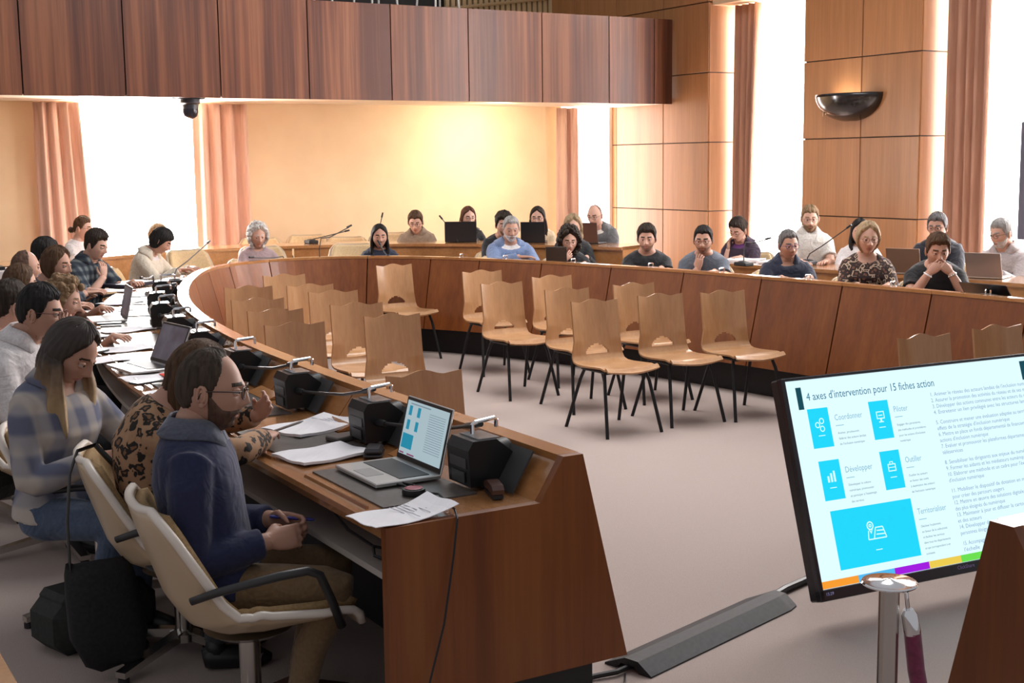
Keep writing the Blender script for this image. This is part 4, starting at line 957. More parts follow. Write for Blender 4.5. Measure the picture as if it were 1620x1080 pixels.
laptop('bronze laptop lid between the patterned blouse and the hands-on-face man', (8.42, 7.72, .777), math.radians(110), M_SILVER, mat('wood_reflection_lid', (.25, .15, .10), .35, .3), 14, .29, .21, back_only=True)  # brown of the lid is the wood's reflection put into its base colour
laptop('grey laptop before the man in the pale grey polo', (8.60, 7.06, .777), math.radians(112), M_SILVER, mat('grey_lid', (.33, .27, .25), .35, .3), 22, .28, .21, back_only=True)
laptop('low black laptop at the right edge of the front desk', on(15.9, .40, .757), math.radians(92), M_BLACK, M_SCREENOFF, 38, .36, .25, back_only=True)

# --- papers
def paper(label, c, rz, w_=.21, h=.297, n=1, th=.002, lines=0, bend=0., group='loose papers on the desks', name='paper_sheet'):
    G = []
    for i in range(9):
        G.append([((i / 8 - .5) * w_, (j / 8 - .5) * h, th / 2 + bend * max(0, (j / 8 - .55)) ** 2 * 4 + .003 * math.sin(i + j)) for j in range(9)])
    b = MB(); b.sheet(G, max(th, .0015)); o = obj(name, b, M_PAPER); o.location = tuple(c); o.rotation_euler = (0, 0, rz); tag(o, label, 'paper', group)
    if lines:
        b = MB(); rnd = random.Random(lines)
        for k in range(lines): L_ = rnd.uniform(.4, .85) * w_; b.box((-w_ * .42 + L_ / 2, h * .40 - k * .016, th + .0045), (L_, .0022, .0008))
        obj('handwriting', b, M_INK, o)
    return o
paper('handwritten sheet overhanging the near desk end', (1.57, 3.275, .757), math.radians(-84), .165, .275, lines=8, bend=.03)
paper('blank notepad in front of the leopard-print woman', (1.68, 4.12, .757), math.radians(-80), .21, .28, th=.009, name='notepad')
paper('pile of printed sheets by the black microphone unit left of the notepad', (1.83, 4.58, .757), math.radians(-72), .23, .31, th=.010, lines=4, bend=.012, name='paper_pile')
for k, (x, y, r, w_, h, lab) in enumerate([(1.56, 6.85, -85, .22, .30, 'white sheet in the glare left of the photo laptop'), (1.80, 7.2, -80, .22, .31, 'white sheet beyond the photo laptop in full glare'), (1.72, 7.85, -78, .22, .30, 'white sheet before the curly blonde woman'), (2.02, 8.05, -72, .22, .30, 'white sheet beside the slim edge-on laptop'),
        (2.2, 9.2, -70, .22, .30, 'sheet before the brown-haired woman in the glare'), (2.42, 9.7, -60, .22, .30, 'paper before the plaid-shirted man, nearest of his three'), (2.68, 10.2, -55, .22, .3, 'paper before the plaid-shirted man, middle of his three'), (2.62, 10.7, -50, .30, .22, 'paper before the plaid-shirted man, farthest of his three'), (1.66, 5.62, -95, .22, .3, 'bright sheet on the desk behind the plaid-shirted woman')]):
    paper(lab, (x, y, .757), math.radians(r), w_, h)
tag(paper('printed sheet with a red block by the photo laptop', (1.66, 6.12, .757), math.radians(-85), .20, .28), 'printed sheet with a red block by the photo laptop', 'paper', 'loose papers on the desks')
b = MB(); b.box((1.73, 6.12, .765), (.07, .09, .002)); tag(obj('red_leaflet', b, mat('red_print', (.75, .06, .03), .6)), 'small red leaflet on the sheet beside the photo laptop', 'leaflet')
for x, y, r, lab in [(1.58, 5.95, 20, 'dark phone on the left desk below the photo laptop'), (2.0, 8.35, -10, 'black phone lying before the slim laptop'), (1.62, 7.1, 40, 'dark pen case on the sheets left of the photo laptop')]:
    b = MB(); b.box((0, 0, .006), (.15, .072, .010), bev=.003); o = obj('phone', b, M_SCREENOFF); o.location = (x, y, .762); o.rotation_euler = (0, 0, math.radians(r)); tag(o, lab, 'phone')
b = MB(); b.box((0, 0, .018), (.42, .25, .03), bev=.006); o = obj('document_folder', b, mat('dark_folder', (.03, .03, .05), .5)); o.location = (2.83, 11.05, .754); o.rotation_euler = (0, 0, math.radians(35)); tag(o, 'thick dark folder under the papers before the plaid-shirted man', 'folder')
b = MB(); b.tube([(-.075, 0, .005), (.06, 0, .005), (.078, 0, .005)], [.0048, .0048, .001], 8); o = obj('pen', b, M_SILVER, smooth=True); o.location = (1.665, 4.42, .80); o.rotation_euler = (0, -.35, math.radians(-50)); tag(o, 'silver pen in the hand of the leopard-print woman', 'pen')
b = MB(); b.box((0, 0, .011), (.15, .075, .018), bev=.004); o = obj('wallet', b, M_LEATHER); o.location = (1.86, 4.32, .754); o.rotation_euler = (0, 0, math.radians(15)); tag(o, 'dark wallet beside the notepad on the near desk', 'wallet')
b = MB(); b.box((0, 0, .02), (.11, .06, .022), bev=.009); b.box((0, 0, .006), (.115, .066, .008), bev=.003); o = obj('glasses_case', b, mat('case_dark', (.04, .035, .04), .3)); o.location = (1.83, 4.03, .754); o.rotation_euler = (0, 0, math.radians(60)); tag(o, 'dark glasses case between notepad and laptop', 'case')
for s_, lab in ((2.2, 'wood name ledge right of the navy man\'s face'), (1.42, 'wood name ledge under the pile of printed sheets'), (.72, 'wood name ledge behind the laptop screen')):
    b = MB(); b.prism([(0, 0), (.085, 0), (.02, .022)], (0, -.13, 0), (1, 0, 0), (0, 0, 1), (0, .26, 0)); o = obj('name_ledge', b, W_TOP); q = on(s_, .155, .752); o.location = tuple(q); o.rotation_euler = (0, 0, outward(s_)); tag(o, lab, 'ledge')
for q, r, lab in [(on(10.95, .38, .757), 20, 'white papers on the rim before the man in the beige sweater'), (on(10.7, .45, .757), 40, 'second bunch of papers left of the blue blazer'), (on(11.9, .5, .757), 10, 'papers on the desk right of the curly-haired woman'), ((8.27, 9.62, .777), 30, 'open notebook before the woman in purple'), ((8.33, 9.2, .777), 20, 'white sheets right of the purple woman\'s notebook'), (on(12.15, .55, .757), 30, 'papers left of the man in the black tee')]:
    paper(lab, tuple(q), math.radians(r), .26, .34, th=.02, name='paper_pile')

# ================================================================== TELEVISION
ang = math.radians(-4); tilt = math.radians(17.9)
tv = thing('television', 'big flat television leaning back on the floor showing a French slide', 'television', (3.374, 3.484, .10), ang)
TVR = np.array([[1, 0, 0], [0, math.cos(tilt), math.sin(tilt)], [0, -math.sin(tilt), math.cos(tilt)]])
def T_(mb): mb.v = [v @ TVR.T for v in mb.v]; return mb
TW, TH = 1.46, .845
b = MB(); b.box((TW / 2, .03, TH / 2), (TW, .05, TH), bev=.006); obj('casing', T_(b), mat('tv_black', (.014, .013, .018), .35), tv)
b = MB(); b.box((.010, -.0, TH / 2), (.020, .03, TH - .01), bev=.003); b.box((TW / 2, 0, TH - .006), (TW, .03, .012), bev=.003); b.box((TW - .01, 0, TH / 2), (.02, .03, TH), bev=.003); b.box((TW / 2, 0, .021), (TW, .03, .042), bev=.003); obj('bezel', T_(b), mat('tv_bezel', (.02, .018, .026), .25), tv)
b = MB(); b.box((.737, .0035, .439), (1.435, .004, .793)); scn = obj('screen', T_(b), S_WHITE, tv)
def flat(mb, x0, y0, x1, y1, lift=.0): mb.prism([(x0, y0), (x1, y0), (x1, y1), (x0, y1)], (0, .0012 - lift, 0), (1, 0, 0), (0, 0, 1), (0, -.0004, 0)); return mb
for nm, m, x0, x1 in (('orange_band', S_OR, .022, .205), ('blue_band', S_BL, .205, .385), ('purple_band', S_PU, .385, .562), ('yellow_band', S_YE, .562, .73), ('green_band', S_GR, .73, 1.10), ('orange_band', S_OR, 1.10, 1.45)):
    b = MB(); flat(b, x0, .0435, x1, .071); obj(nm, T_(b), m, scn)
def fnt(txt, size, x, y, lift=.0009, fit=None):
    c = bpy.data.curves.new('t', 'FONT'); c.body = txt; c.size = size; c.extrude = .0; c.resolution_u = 2; o = bpy.data.objects.new('t', c); COL.objects.link(o)
    bpy.context.view_layer.update(); me = bpy.data.meshes.new_from_object(o.evaluated_get(bpy.context.evaluated_depsgraph_get())); bpy.data.objects.remove(o)
    v = np.empty(len(me.vertices) * 3); me.vertices.foreach_get('co', v); v = v.reshape(-1, 3); k = 1.
    if fit: k = fit / (v[:, 0].max() - v[:, 0].min())
    b = MB(); b.add(np.c_[v[:, 0] * k + x, np.full(len(v), .0012 - lift), v[:, 1] + y], [tuple(p.vertices) for p in me.polygons]); return b
b = MB(); flat(b, .071, .720, .097, .806, .0006); obj('title_bar', T_(b), S_TEAL, scn)
obj('slide_title', T_(fnt("4 axes d'intervention pour 15 fiches action", .044, .116, .752, fit=.652)), glow('slide_title_ink', (.02, .20, .33), .7), scn)
b = MB(); flat(b, 1.262, .735, 1.40, .815, .0006); obj('slide_logo', T_(b), S_TEAL, scn)
ICON = glow('icon_white', (.62, .95, 1.0), 1.0)
def tile(x0, y0, x1, y1, kind):
    b = MB(); flat(b, x0, y0, x1, y1, .0004); tl = obj('slide_tile', T_(b), S_CYAN, scn); cx, cy = (x0 + x1) / 2, (y0 + y1) / 2 + .012; g = MB(); L = .0012
    def rect(a, c, d, e): flat(g, cx + a, cy + c, cx + d, cy + e, .0009)
    def ringg(px, py, r, w_=.004):
        n = 18; P = [(px + r * math.cos(2 * PI * i / n), py + r * math.sin(2 * PI * i / n)) for i in range(n)]; Q = [(px + (r - w_) * math.cos(2 * PI * i / n), py + (r - w_) * math.sin(2 * PI * i / n)) for i in range(n)]
        g.add([(cx + p[0], .0003, cy + p[1]) for p in P + Q], [(i, (i + 1) % n, n + (i + 1) % n, n + i) for i in range(n)])
    if kind == 'rings': ringg(-.012, .0, .012); ringg(.010, .014, .012); ringg(.008, -.016, .012)
    if kind == 'screen': rect(-.02, -.008, .02, -.004); rect(-.02, .018, .02, .022); rect(-.02, -.008, -.016, .022); rect(.016, -.008, .02, .022); rect(-.004, -.02, .004, -.008); rect(-.012, -.022, .012, -.018); rect(-.01, .004, .01, .008)
    if kind == 'bars': rect(-.02, -.02, -.011, .004); rect(-.005, -.02, .004, .014); rect(.010, -.02, .019, .022)
    if kind == 'case': rect(-.02, -.018, .02, -.014); rect(-.02, .008, .02, .012); rect(-.02, -.018, -.016, .012); rect(.016, -.018, .02, .012); rect(-.008, .018, .008, .021); rect(-.009, .010, -.006, .021); rect(.006, .010, .009, .021); rect(-.016, -.004, .016, -.001)
    if kind == 'pin':
        ringg(-.024, .022, .017, .005); ringg(-.024, .022, .007, .004); g.prism([(-.036, .012), (-.024, -.010), (-.012, .012), (-.017, .010), (-.024, -.002), (-.031, .010)], (cx, .0003, cy), (1, 0, 0), (0, 0, 1), (0, -.0001, 0))
        for seg in (((-.042, -.03), (.048, -.03)), ((-.042, -.03), (-.036, .004)), ((.048, -.03), (.036, .012)), ((.0, .012), (.036, .012)), ((-.014, -.03), (.0, .012)), ((.004, .0), (.04, -.002)), ((.0, -.014), (.044, -.016))):
            (ax, ay), (bx_, by_) = seg; dx, dy = bx_ - ax, by_ - ay; q = math.hypot(dx, dy); nx, ny = -dy / q * .0022, dx / q * .0022
            g.prism([(ax - nx, ay - ny), (bx_ - nx, by_ - ny), (bx_ + nx, by_ + ny), (ax + nx, ay + ny)], (cx, .0003, cy), (1, 0, 0), (0, 0, 1), (0, -.0001, 0))
    yb = y0 + (.045 if kind != 'pin' else .05); flat(g, cx - .016, yb, cx + .016, yb + .003, .0009)
    obj('tile_icon', T_(g), ICON, tl)
tile(.108, .566, .207, .719, 'rings'); tile(.411, .568, .510, .720, 'screen'); tile(.116, .364, .215, .516, 'bars'); tile(.419, .369, .518, .520, 'case'); tile(.128, .100, .531, .324, 'pin')
HI = glow('slide_head_ink', (.24, .50, .66), .85); SI = glow('slide_small_ink', (.16, .24, .30), .6)
for (w_, x, y, fit), (xs, ys, lines) in zip((('Coordonner', .232, .664, .137), ('Piloter', .532, .668, .072), ('Développer', .236, .460, .134), ('Outiller', .541, .464, .084), ('Territorialiser', .553, .257, .150)),
        ((.236, .610, ['Animer, promouvoir,', 'fédérer des acteurs landais', "de l'inclusion numérique"]), (.536, .612, ['Engager des partenaires,', 'des méthodes et procédures', "pour les actions d'inclusion", 'numérique']), (.240, .408, ['Développer la culture', 'numérique, promouvoir', "et participer à l'essaimage", 'des services']), (.545, .408, ['Outiller les acteurs', 'en faveur des outils', 'à destination des acteurs', "de l'inclusion numérique"]), (.557, .205, ['Décliner localement,', 'en faveur de la collectivité', 'et faciliter les services', 'dans tous les départements', 'et qui correspondent à un', 'contexte']))):
    hd = fnt(w_, .033, x, y, fit=fit); flat(hd, x, y - .022, x + .04, y - .0195, .0006); obj('slide_heading', T_(hd), HI, scn)
    sm = MB()
    for k, s_ in enumerate(lines): sm.join(fnt(s_, .0125, xs, ys - k * .0215))
    obj('slide_paragraph', T_(sm), SI, scn)
LN = ["1. Animer le réseau des acteurs landais de l'inclusion numérique", '2. Assurer la promotion des activités du réseau et de ses membres', '3. Développer des actions communes entre les acteurs du réseau', '4. Entretenir un lien privilégié avec les structures landaises', None,
      '5. Construire et mener une évaluation adaptée au territoire', "effets de la stratégie d'inclusion numérique", '6. Mettre en place un fonds départemental de financement', "actions d'inclusion numérique", '7. Evaluer et promouvoir les plateformes départementales', 'téléservices', None,
      '8. Sensibiliser les dirigeants aux enjeux du numérique', '9. Former les aidants et les médiateurs numériques', "10. Elaborer une méthode et un cadre pour l'évaluation", "d'inclusion numérique", None, '11. Mobiliser le dispositif de dotation en matériel', 'pour créer des parcours usagers', '12. Mettre en œuvre des solutions digitales', 'des plus éloignés du numérique', '13. Maintenir à jour et diffuser la cartographie', 'et des acteurs', "14. Développer des services d'accueil", 'personnes éloignées', None, '15. Accompagner', "l'échelle"]
tx = MB(); y = .712
for s_ in LN:
    if s_ is None: y -= .0165; continue
    tx.join(fnt(s_, .0225, .735 + (.72 - y) * .03, y, fit=.0091 * len(s_))); y -= .0245
obj('slide_list', T_(tx), glow('slide_list_ink', (.25, .36, .55), .85), scn)
b = fnt('ClickShare', .02, .685, .020, .0165, fit=.09); obj('bezel_logo', T_(b), glow('bezel_ink', (.20, .14, .30), .5), tv)
b = fnt('15:29', .016, .026, .020, .0165, fit=.034); obj('clock', T_(b), glow('clock_ink', (.3, .3, .6), .6), tv)
b = MB()
for x in (.55, 1.2): b.tube([(x, .22, .5), (x, .42, -.08), (x, .56, -.085)], .015, 8)
b.tube([(.55, .42, -.08), (1.2, .42, -.08)], .015, 8); b.tube([(.55, .33, .2), (.55, .07, .12)], .012, 8); b.tube([(1.2, .33, .2), (1.2, .07, .12)], .012, 8)
obj('stand', b, M_BLACKM, tv)

# cable ramp
cr = thing('cable_ramp', 'long black rubber cable ramp lying across the open floor', 'cable cover', (3.449, 3.797, 0), math.atan2(3.797 - 3.53, 3.449 - 2.53))
b = MB(); L_ = -.955; pr = [(-.102, .0), (-.102, .006), (-.045, .045), (.012, .046), (.10, .007), (.10, 0), (.05, 0), (.03, .022), (-.03, .022), (-.05, 0)]
b.rings([np.array([(x, a * k, z * (1 if 0 < x + .955 and x < -.05 else .98)) for a, z in pr]) for x, k in ((L_, 1), (-.06, 1), (0, .88))]); obj('cover', b, noise_mat('grey_rubber', (.018, .018, .021), (.027, .027, .031), 50, .6), cr)
b = MB(); b.tube([(L_ + .1, -.01, .018), (L_ - .06, .0, .015), (L_ - .14, .04, .012), (L_ - .3, .06, .012)], .010, 8); obj('loom', b, M_BLACK, cr)
b = MB(); b.tube([(3.42, 3.80, .02), (3.55, 3.86, .016), (3.7, 3.90, .016), (3.85, 3.95, .016)], .016, 8); tag(obj('cable', b, M_BLACK, smooth=True), 'thick black cable from the ramp to the television', 'cable')
b = MB(); b.tube([(2.50, 3.50, .006), (2.44, 3.42, .006), (2.47, 3.34, .006), (2.54, 3.30, .006), (2.60, 3.31, .006)], .004, 6); tag(obj('cable', b, M_BLACK, smooth=True), 'thin loop of cable at the near end of the ramp', 'cable')

# rope stanchion
sx, sy, sz = 1.842, 1.716, .938
sp = thing('rope_stanchion', 'polished steel stanchion with a flat round top before the television', 'stanchion', (sx, sy, 0))
b = MB(); b.lathe([(.004, 0), (.16, 0), (.16, .012), (.03, .03), (.0195, .04), (.0195, sz - .006), (.004, sz - .005)], n=32); obj('post', b, M_STEEL, sp, smooth=True)
b = MB(); b.lathe([(.020, sz - .008), (.051, sz - .003), (.053, sz), (.051, sz + .003), (.014, sz + .005), (.004, sz + .008)], n=40); obj('cap', b, M_CHROME, sp, smooth=True)
rp = thing('barrier_rope', 'crimson velvet rope hanging from the steel stanchion', 'rope', (sx, sy, sz - .03))
R0 = np.array((.022, -.022, 0)); dx = np.array((.013, -.008, 0.))
b = MB(); b.tube([R0 * .6 + (0, 0, .018), R0 + (0, 0, .012), R0 + dx * .2 + (0, 0, -.012), R0 + dx * .3 + (0, 0, -.022)], .004, 8); obj('hook', b, M_CHROME, rp, smooth=True)
b = MB(); b.tube([R0 + dx * .3 + (0, 0, -.02), R0 + dx * .4 + (0, 0, -.03), R0 + dx * .9 + (0, 0, -.068)], [.010, .0155, .0165], 16); obj('ferrule', b, M_CHROME, rp, smooth=True)
b = MB(); b.tube([R0 + dx * .9 + (0, 0, -.066), R0 + dx * 1.5 + (0, 0, -.14), R0 + dx * 2.4 + (.003, 0, -.22), R0 + dx * 4.2 + (.02, -.01, -.34), R0 + dx * 8 + (.06, -.03, -.48), R0 + dx * 16 + (.1, -.06, -.56)], .0165, 16); obj('velvet', b, noise_mat('crimson_velvet', (.13, .008, .04), (.19, .014, .06), 90, .7, sheen=.4), rp, smooth=True)

# wood table corner at the lower left, bags and jacket
tb = thing('side_table', 'corner of a light wood table in the bottom left corner', 'table', (-.02, 2.62, 0))
b = MB(); b.box((0, -.05, .735), (.86, .56, .03), bev=.003); obj('table_top', b, W_CHAIR, tb)
for x in (-.38, .38):
    for y in (-.28, .18): b = MB(); b.box((x, y, .36), (.04, .04, .72)); obj('leg', b, W_CHAIR, tb)
bg = thing('shoulder_bag', 'black shoulder bag hanging by its strap from the leopard woman\'s chair', 'bag', (.99, 4.42, .02))
V = []
for z, hx_, hy, dx_ in ((.03, .02, .05, .02), (.06, .05, .10, .02), (.15, .06, .13, .01), (.27, .055, .125, 0), (.36, .04, .115, -.01), (.40, .012, .11, -.01)):
    a = np.linspace(0, 2 * PI, 20, endpoint=False); V.append(np.c_[np.sign(np.cos(a)) * np.abs(np.cos(a)) ** .6 * hy + dx_, np.sign(np.sin(a)) * np.abs(np.sin(a)) ** .7 * hx_, np.full(20, z) + .012 * np.sin(3 * a)])
b = MB(); b.rings(V); obj('pouch', b, M_FABRICB, bg, smooth=True, auto=False)
b = MB(); b.tube([(-.105, 0, .38), (-.10, .02, .55), (-.075, .06, .70), (-.035, .11, .765), (.03, .13, .775), (.085, .09, .70), (.115, .02, .52), (.10, 0, .38)], .013, 8, flat=.4); obj('strap', b, M_BLACK, bg, smooth=True)
b = MB(); b.box((0, 0, .1), (.42, .26, .2), bev=.05); b.box((0, 0, .19), (.34, .2, .06), bev=.02); o = obj('backpack', b, noise_mat('dark_green_canvas', (.012, .014, .012), (.02, .022, .02), 60, .8), smooth=True); o.location = (1.05, 4.85, 0); o.rotation_euler = (0, 0, .3); tag(o, 'dark bag slumped on the floor behind the hanging shoulder bag', 'bag')
V = []
for z, r1, r2 in ((.25, .05, .22), (.32, .09, .27), (.5, .10, .28), (.68, .10, .26), (.80, .09, .23), (.85, .03, .2)):
    a = np.linspace(0, 2 * PI, 24, endpoint=False); V.append(np.c_[np.cos(a) * r1 * (1 + .12 * np.sin(5 * a + z * 9)), np.sin(a) * r2, np.full(24, z)])
b = MB(); b.rings(V); o = obj('jacket', b, cloth('dark_green_jacket', (.012, .018, .015))); o.location = (.98, 6.30, 0); o.rotation_euler = (0, 0, math.radians(-40)); tag(o, 'dark jacket draped over the chair back at the left edge', 'jacket')

b = MB(); b.tube([(1.50, 3.62, .70), (1.52, 3.55, .655), (1.56, 3.46, .62), (1.66, 3.36, .60), (1.72, 3.30, .592)], .005, 6); b.tube([(1.56, 3.46, .62), (1.55, 3.43, .60), (1.57, 3.40, .592)], .005, 6); tag(obj('cable', b, M_BLACK, smooth=True), 'black cable looped on the shelf under the near desk end', 'cable')
b = MB(); b.tube([(1.60, 3.40, .60), (1.575, 3.35, .56), (1.55, 3.33, .42), (1.555, 3.32, .2), (1.57, 3.30, .01)], .004, 6); tag(obj('cable', b, M_BLACK, smooth=True), 'thin cable dropping from the shelf by the knees of the man in navy', 'cable')
# ================================================================== THE PEOPLE IN THE ROOM
TR = {'beige': cloth('beige_chinos', (.17, .105, .05)), 'dark': cloth('dark_trousers', (.03, .03, .035)), 'jeans': cloth('blue_jeans', (.06, .09, .15)), 'grey': cloth('grey_trousers', (.12, .12, .12))}
NAVY = cloth('navy_knit', (.013, .017, .060), wr=.35); COLLARBLUE = cloth('blue_grey_collar', (.085, .095, .135))
M_GL = mat('glasses_dark', (.02, .018, .018), .3); M_GLM = mat('glasses_metal', (.16, .10, .08), .4, .3); M_GLP = mat('glasses_tortoise', (.09, .03, .03), .3)
WHITE = cloth('white_cotton', (.72, .68, .68)); CREAM = cloth('cream_cotton', (.66, .58, .47)); BLACKC = cloth('black_cotton', (.010, .010, .012)); GREYC = cloth('slate_cotton', (.10, .115, .145)); NAVYS = cloth('navy_shirt', (.012, .017, .038)); LBLUE = cloth('blue_linen_blazer', (.15, .21, .36)); GREYS = cloth('grey_suit', (.10, .10, .105))
TAUPE = cloth('taupe_sweater', (.25, .18, .125)); LILAC = cloth('dusty_rose_knit', (.33, .24, .25)); DSUIT = cloth('dark_suit', (.013, .014, .022)); POLO = cloth('pale_grey_polo', (.43, .38, .38)); PALESH = cloth('pale_shirt', (.60, .57, .53)); PURPLE = cloth('purple_top', (.13, .035, .17)); SAND = cloth('sand_top', (.60, .46, .30))
PL1 = plaid('blue_cream_plaid', (.30, .285, .30), (.12, .13, .195), (.46, .405, .36), 44, .6); PL2 = plaid('dark_check', (.035, .048, .065), (.012, .016, .026), (.15, .17, .17), 90, .9); LEO = leopard('leopard_print')
PR1 = printed('zigzag_print', (.028, .014, .012), (.45, .33, .24), (.16, .065, .045), 26); PR2 = printed('black_white_print', (.05, .05, .06), (.55, .55, .58), (.6, .6, .62), 55); PR3 = printed('floral_print', (.62, .50, .42), (.30, .17, .13), (.55, .38, .30), 30); CJ = printed('cream_jacket', (.66, .58, .47), (.66, .58, .47), (.66, .58, .47), 10)
G1 = 'people along the horseshoe desk'; G2 = 'people in the second row'
f_ = lambda a: np.array(a)
# 1 man in navy, profile to the right
def near_extra(put, W, spine, f, l, upv, arm, HM, hcw):
    sg, S, E_, Wt = arm[1]
    b = MB(); d = E_ - S; d = d / np.linalg.norm(d); b.ell(W(E_ - d * .03 - f * .022 - l * .018), (.028, .036, .06), 0, 14, 10, R=basis(f)); put('elbow_patch', b, cloth('brown_patch', (.04, .025, .02)))
    for sg, S, E_, Wt in arm:
        d = Wt - E_; d = d / np.linalg.norm(d); b = MB(); b.tube([W(E_ * .22 + Wt * .78), W(E_ * .13 + Wt * .87)], [.044, .043], 16); put('cuff', b, NAVY)
person('balding bearded man in a navy sweater with thin glasses, sitting nearest', (1.21, 3.85, 1.205), 80, 84, lean=2, slouch=.07, pitch=4, sk='mid', hair=('recede', 'dbrown', {'t': .007, 'amp': .001, 'top': .1}), top=('sweater', NAVY),
       stretch=.47, arms=((.235, .10, .63, (.9, -.45, -.05), (-.1, -.9, -.4), (-.6, .55, -.5), .75), (.23, -.085, .612, (.85, .5, .0), (-.1, .9, -.4), (-.75, -.35, -.5), .85)), det=2, beard=('stubble', .0055, True), glasses=(mat('glasses_brown', (.05, .03, .02), .3), .024, .0175, .0021), vneck=.015, sleeve='long', collar=COLLARBLUE,
       legs={'m': TR['beige'], 'knee': (.43, .12), 'kz': .47, 'foot': .30, 'shoe': mat('brown_shoes', (.06, .03, .015), .5)}, hs=1.05, extras=near_extra)
b = MB(); b.tube([(-.07, 0, 0), (.06, 0, 0), (.07, 0, 0)], [.005, .005, .002], 8); o = obj('pen', b, mat('blue_pen', (.02, .02, .25), .3), smooth=True); o.location = (1.44, 3.80, .645); o.rotation_euler = (0, .1, -.5); tag(o, 'blue pen held in the lap of the man in navy', 'pen')
# 2 leopard print woman
person('woman in a leopard-print top with a brown ponytail, leaning to write', (1.39, 4.42, 1.15), 100, 92, lean=22, slouch=.12, pitch=24, fem=True, sk='mid', hair=('long', 'brown', {'t': .012, 'amp': .001, 'L': .40, 'w': .004, 'hug': -.02, 'a0': 108}), top=('crew', LEO),
       arms=((.50, .16, .84, (.3, -.6, .6), (-.6, -.5, 0), (.5, 1, -.3), .6), (.50, -.06, .80, (.25, .9, .05), (0, .3, -1), (.5, -1, -.15), .8)), det=2, sleeve='long', vneck=.02, legs={'m': TR['dark'], 'knee': (.42, .1), 'kz': .46, 'foot': .3})
# 3 plaid woman looking down
person('long-haired woman in a blue and cream plaid shirt looking down at her phone', (1.09, 4.94, 1.19), 56, 46, lean=10, slouch=.05, pitch=34, fem=True, sk='mid', hair=('long', 'ombre', {'t': .013, 'L': .32, 'w': .022, 'hug': .0, 'wave': .10, 'a0': 74, 'front': 6}), top=('shirt', PL1),
       arms=((.34, .06, .71, (.8, -.5, .2), (-.2, -.6, -.3), (-.3, .9, -.5), .7), (.31, -.07, .685, (.75, .6, .1), (-.2, .5, -.6), (-.25, -.45, -.9), .7)), det=2, sleeve='long', vneck=.075, collar=PL1, legs={'m': TR['jeans'], 'knee': (.42, .09), 'kz': .46, 'foot': .34})
# 4 man in white shirt
person('man in a rumpled white shirt with dark glasses, face turned to the television', (1.19, 6.24, 1.225), 72, 58, lean=12, pitch=6, sk='mid', hair=('short', 'black', {'t': .013, 'top': .6}), top=('shirt', WHITE), arms=('lap', 'lap'), det=2, glasses=(M_GLP,), sleeve='elbow', vneck=.03, collar=WHITE, legs={'m': TR['dark'], 'knee': (.42, .1), 'kz': .46, 'foot': .36})
FAR = {'m': TR['dark']}
def P(label, crown, face, body, group=G1, **k): k.setdefault('legs', FAR); k.setdefault('hs', .98); k.setdefault('size', .94); return person(label, crown, face, body, group=group, **k)
P('dark-haired person in a pale pink top at the left edge, ear showing', (1.17, 6.92, 1.19), 118, 80, lean=10, sk='light', hair=('short', 'dark', {'t': .016}), top=('crew', cloth('pale_pink', (.66, .48, .44))), fem=True, sleeve='short')
P('curly blonde woman in a black and white print, cheek on her hand', (1.56, 7.46, 1.165), 74, 66, lean=18, pitch=14, fem=True, sk='light', hair=('curly', 'dkblond', {'t': .026, 'n': 110}), top=('low', PR2), arms=('table', 'cheek'), sleeve='half')
P('brown-haired woman with a watch, hand over her mouth', (1.86, 9.12, 1.235), 58, 52, lean=14, fem=True, sk='mid', hair=('bob', 'brown', {'t': .020}), top=('crew', GREYC), arms=('table', 'chin'), watch=((1, M_BLACK),), sleeve='short')
P('brown-haired woman at the left edge half hidden by the others', (1.47, 8.28, 1.185), 100, 80, lean=10, fem=True, sk='light', hair=('bob', 'brown', {'t': .014}), top=('crew', WHITE))
P('bald man at the left edge behind the brown-haired woman', (1.70, 9.35, 1.195), 105, 80, lean=8, sk='mid', hair=('bald', 'stubble'), top=('crew', TR['grey']))
P('person with dark hair behind the bald man, only the crown visible', (2.03, 10.35, 1.225), 95, 80, lean=8, sk='light', hair=('short', 'black', {'t': .016}), top=('crew', GREYC))
P('young man in a dark plaid shirt with fingers at his lips', (2.58, 11.0, 1.24), 55, 50, lean=12, pitch=14, sk='light', hair=('short', 'dark', {'t': .018, 'top': 1}), top=('shirt', PL2), arms=('table', 'chin'), sleeve='half', collar=PL2, vneck=.04)
P('woman in white with a small bun and glasses before the bright window', (3.05, 13.6, 1.265), 62, 50, G2, lean=4, fem=True, sk='pale', hair=('pulled', 'brown', {'bun': -.02}), top=('crew', WHITE), glasses=(M_GLM,))
P('person in a floral top hidden behind the cream-jacketed woman', (3.86, 13.8, 1.15), 60, 40, G2, lean=6, fem=True, sk='pale', hair=('bob', 'dkblond'), top=('crew', PR3))
P('dark short-haired woman in a cream jacket bent over her notes', (3.46, 12.1, 1.185), 78, 66, lean=20, pitch=30, fem=True, sk='light', hair=('fringe', 'black', {'t': .022}), top=('blazer', CREAM), under=WHITE, vneck=.12)
P('white curly-haired woman in a dusty rose knit facing the floor', (4.46, 12.42, 1.20), 12, 14, lean=4, pitch=12, fem=True, sk='light', hair=('curly', 'white', {'t': .030, 'n': 130}), top=('crew', LILAC), vneck=.07)
P('dark-haired woman in navy at a small microphone', (5.62, 12.1, 1.145), 6, 4, lean=8, fem=True, sk='mid', hair=('long', 'black', {'L': .22, 'w': .012, 'a0': 80}), top=('crew', NAVYS), vneck=.04)
P('man in a taupe sweater with glasses, hands folded on the desk', (6.50, 13.05, 1.225), -6, -8, G2, lean=14, pitch=16, sk='light', hair=('short', 'brown', {'t': .015}), top=('sweater', TAUPE), arms=('table', 'table'), glasses=(M_GL,), collar=TAUPE)
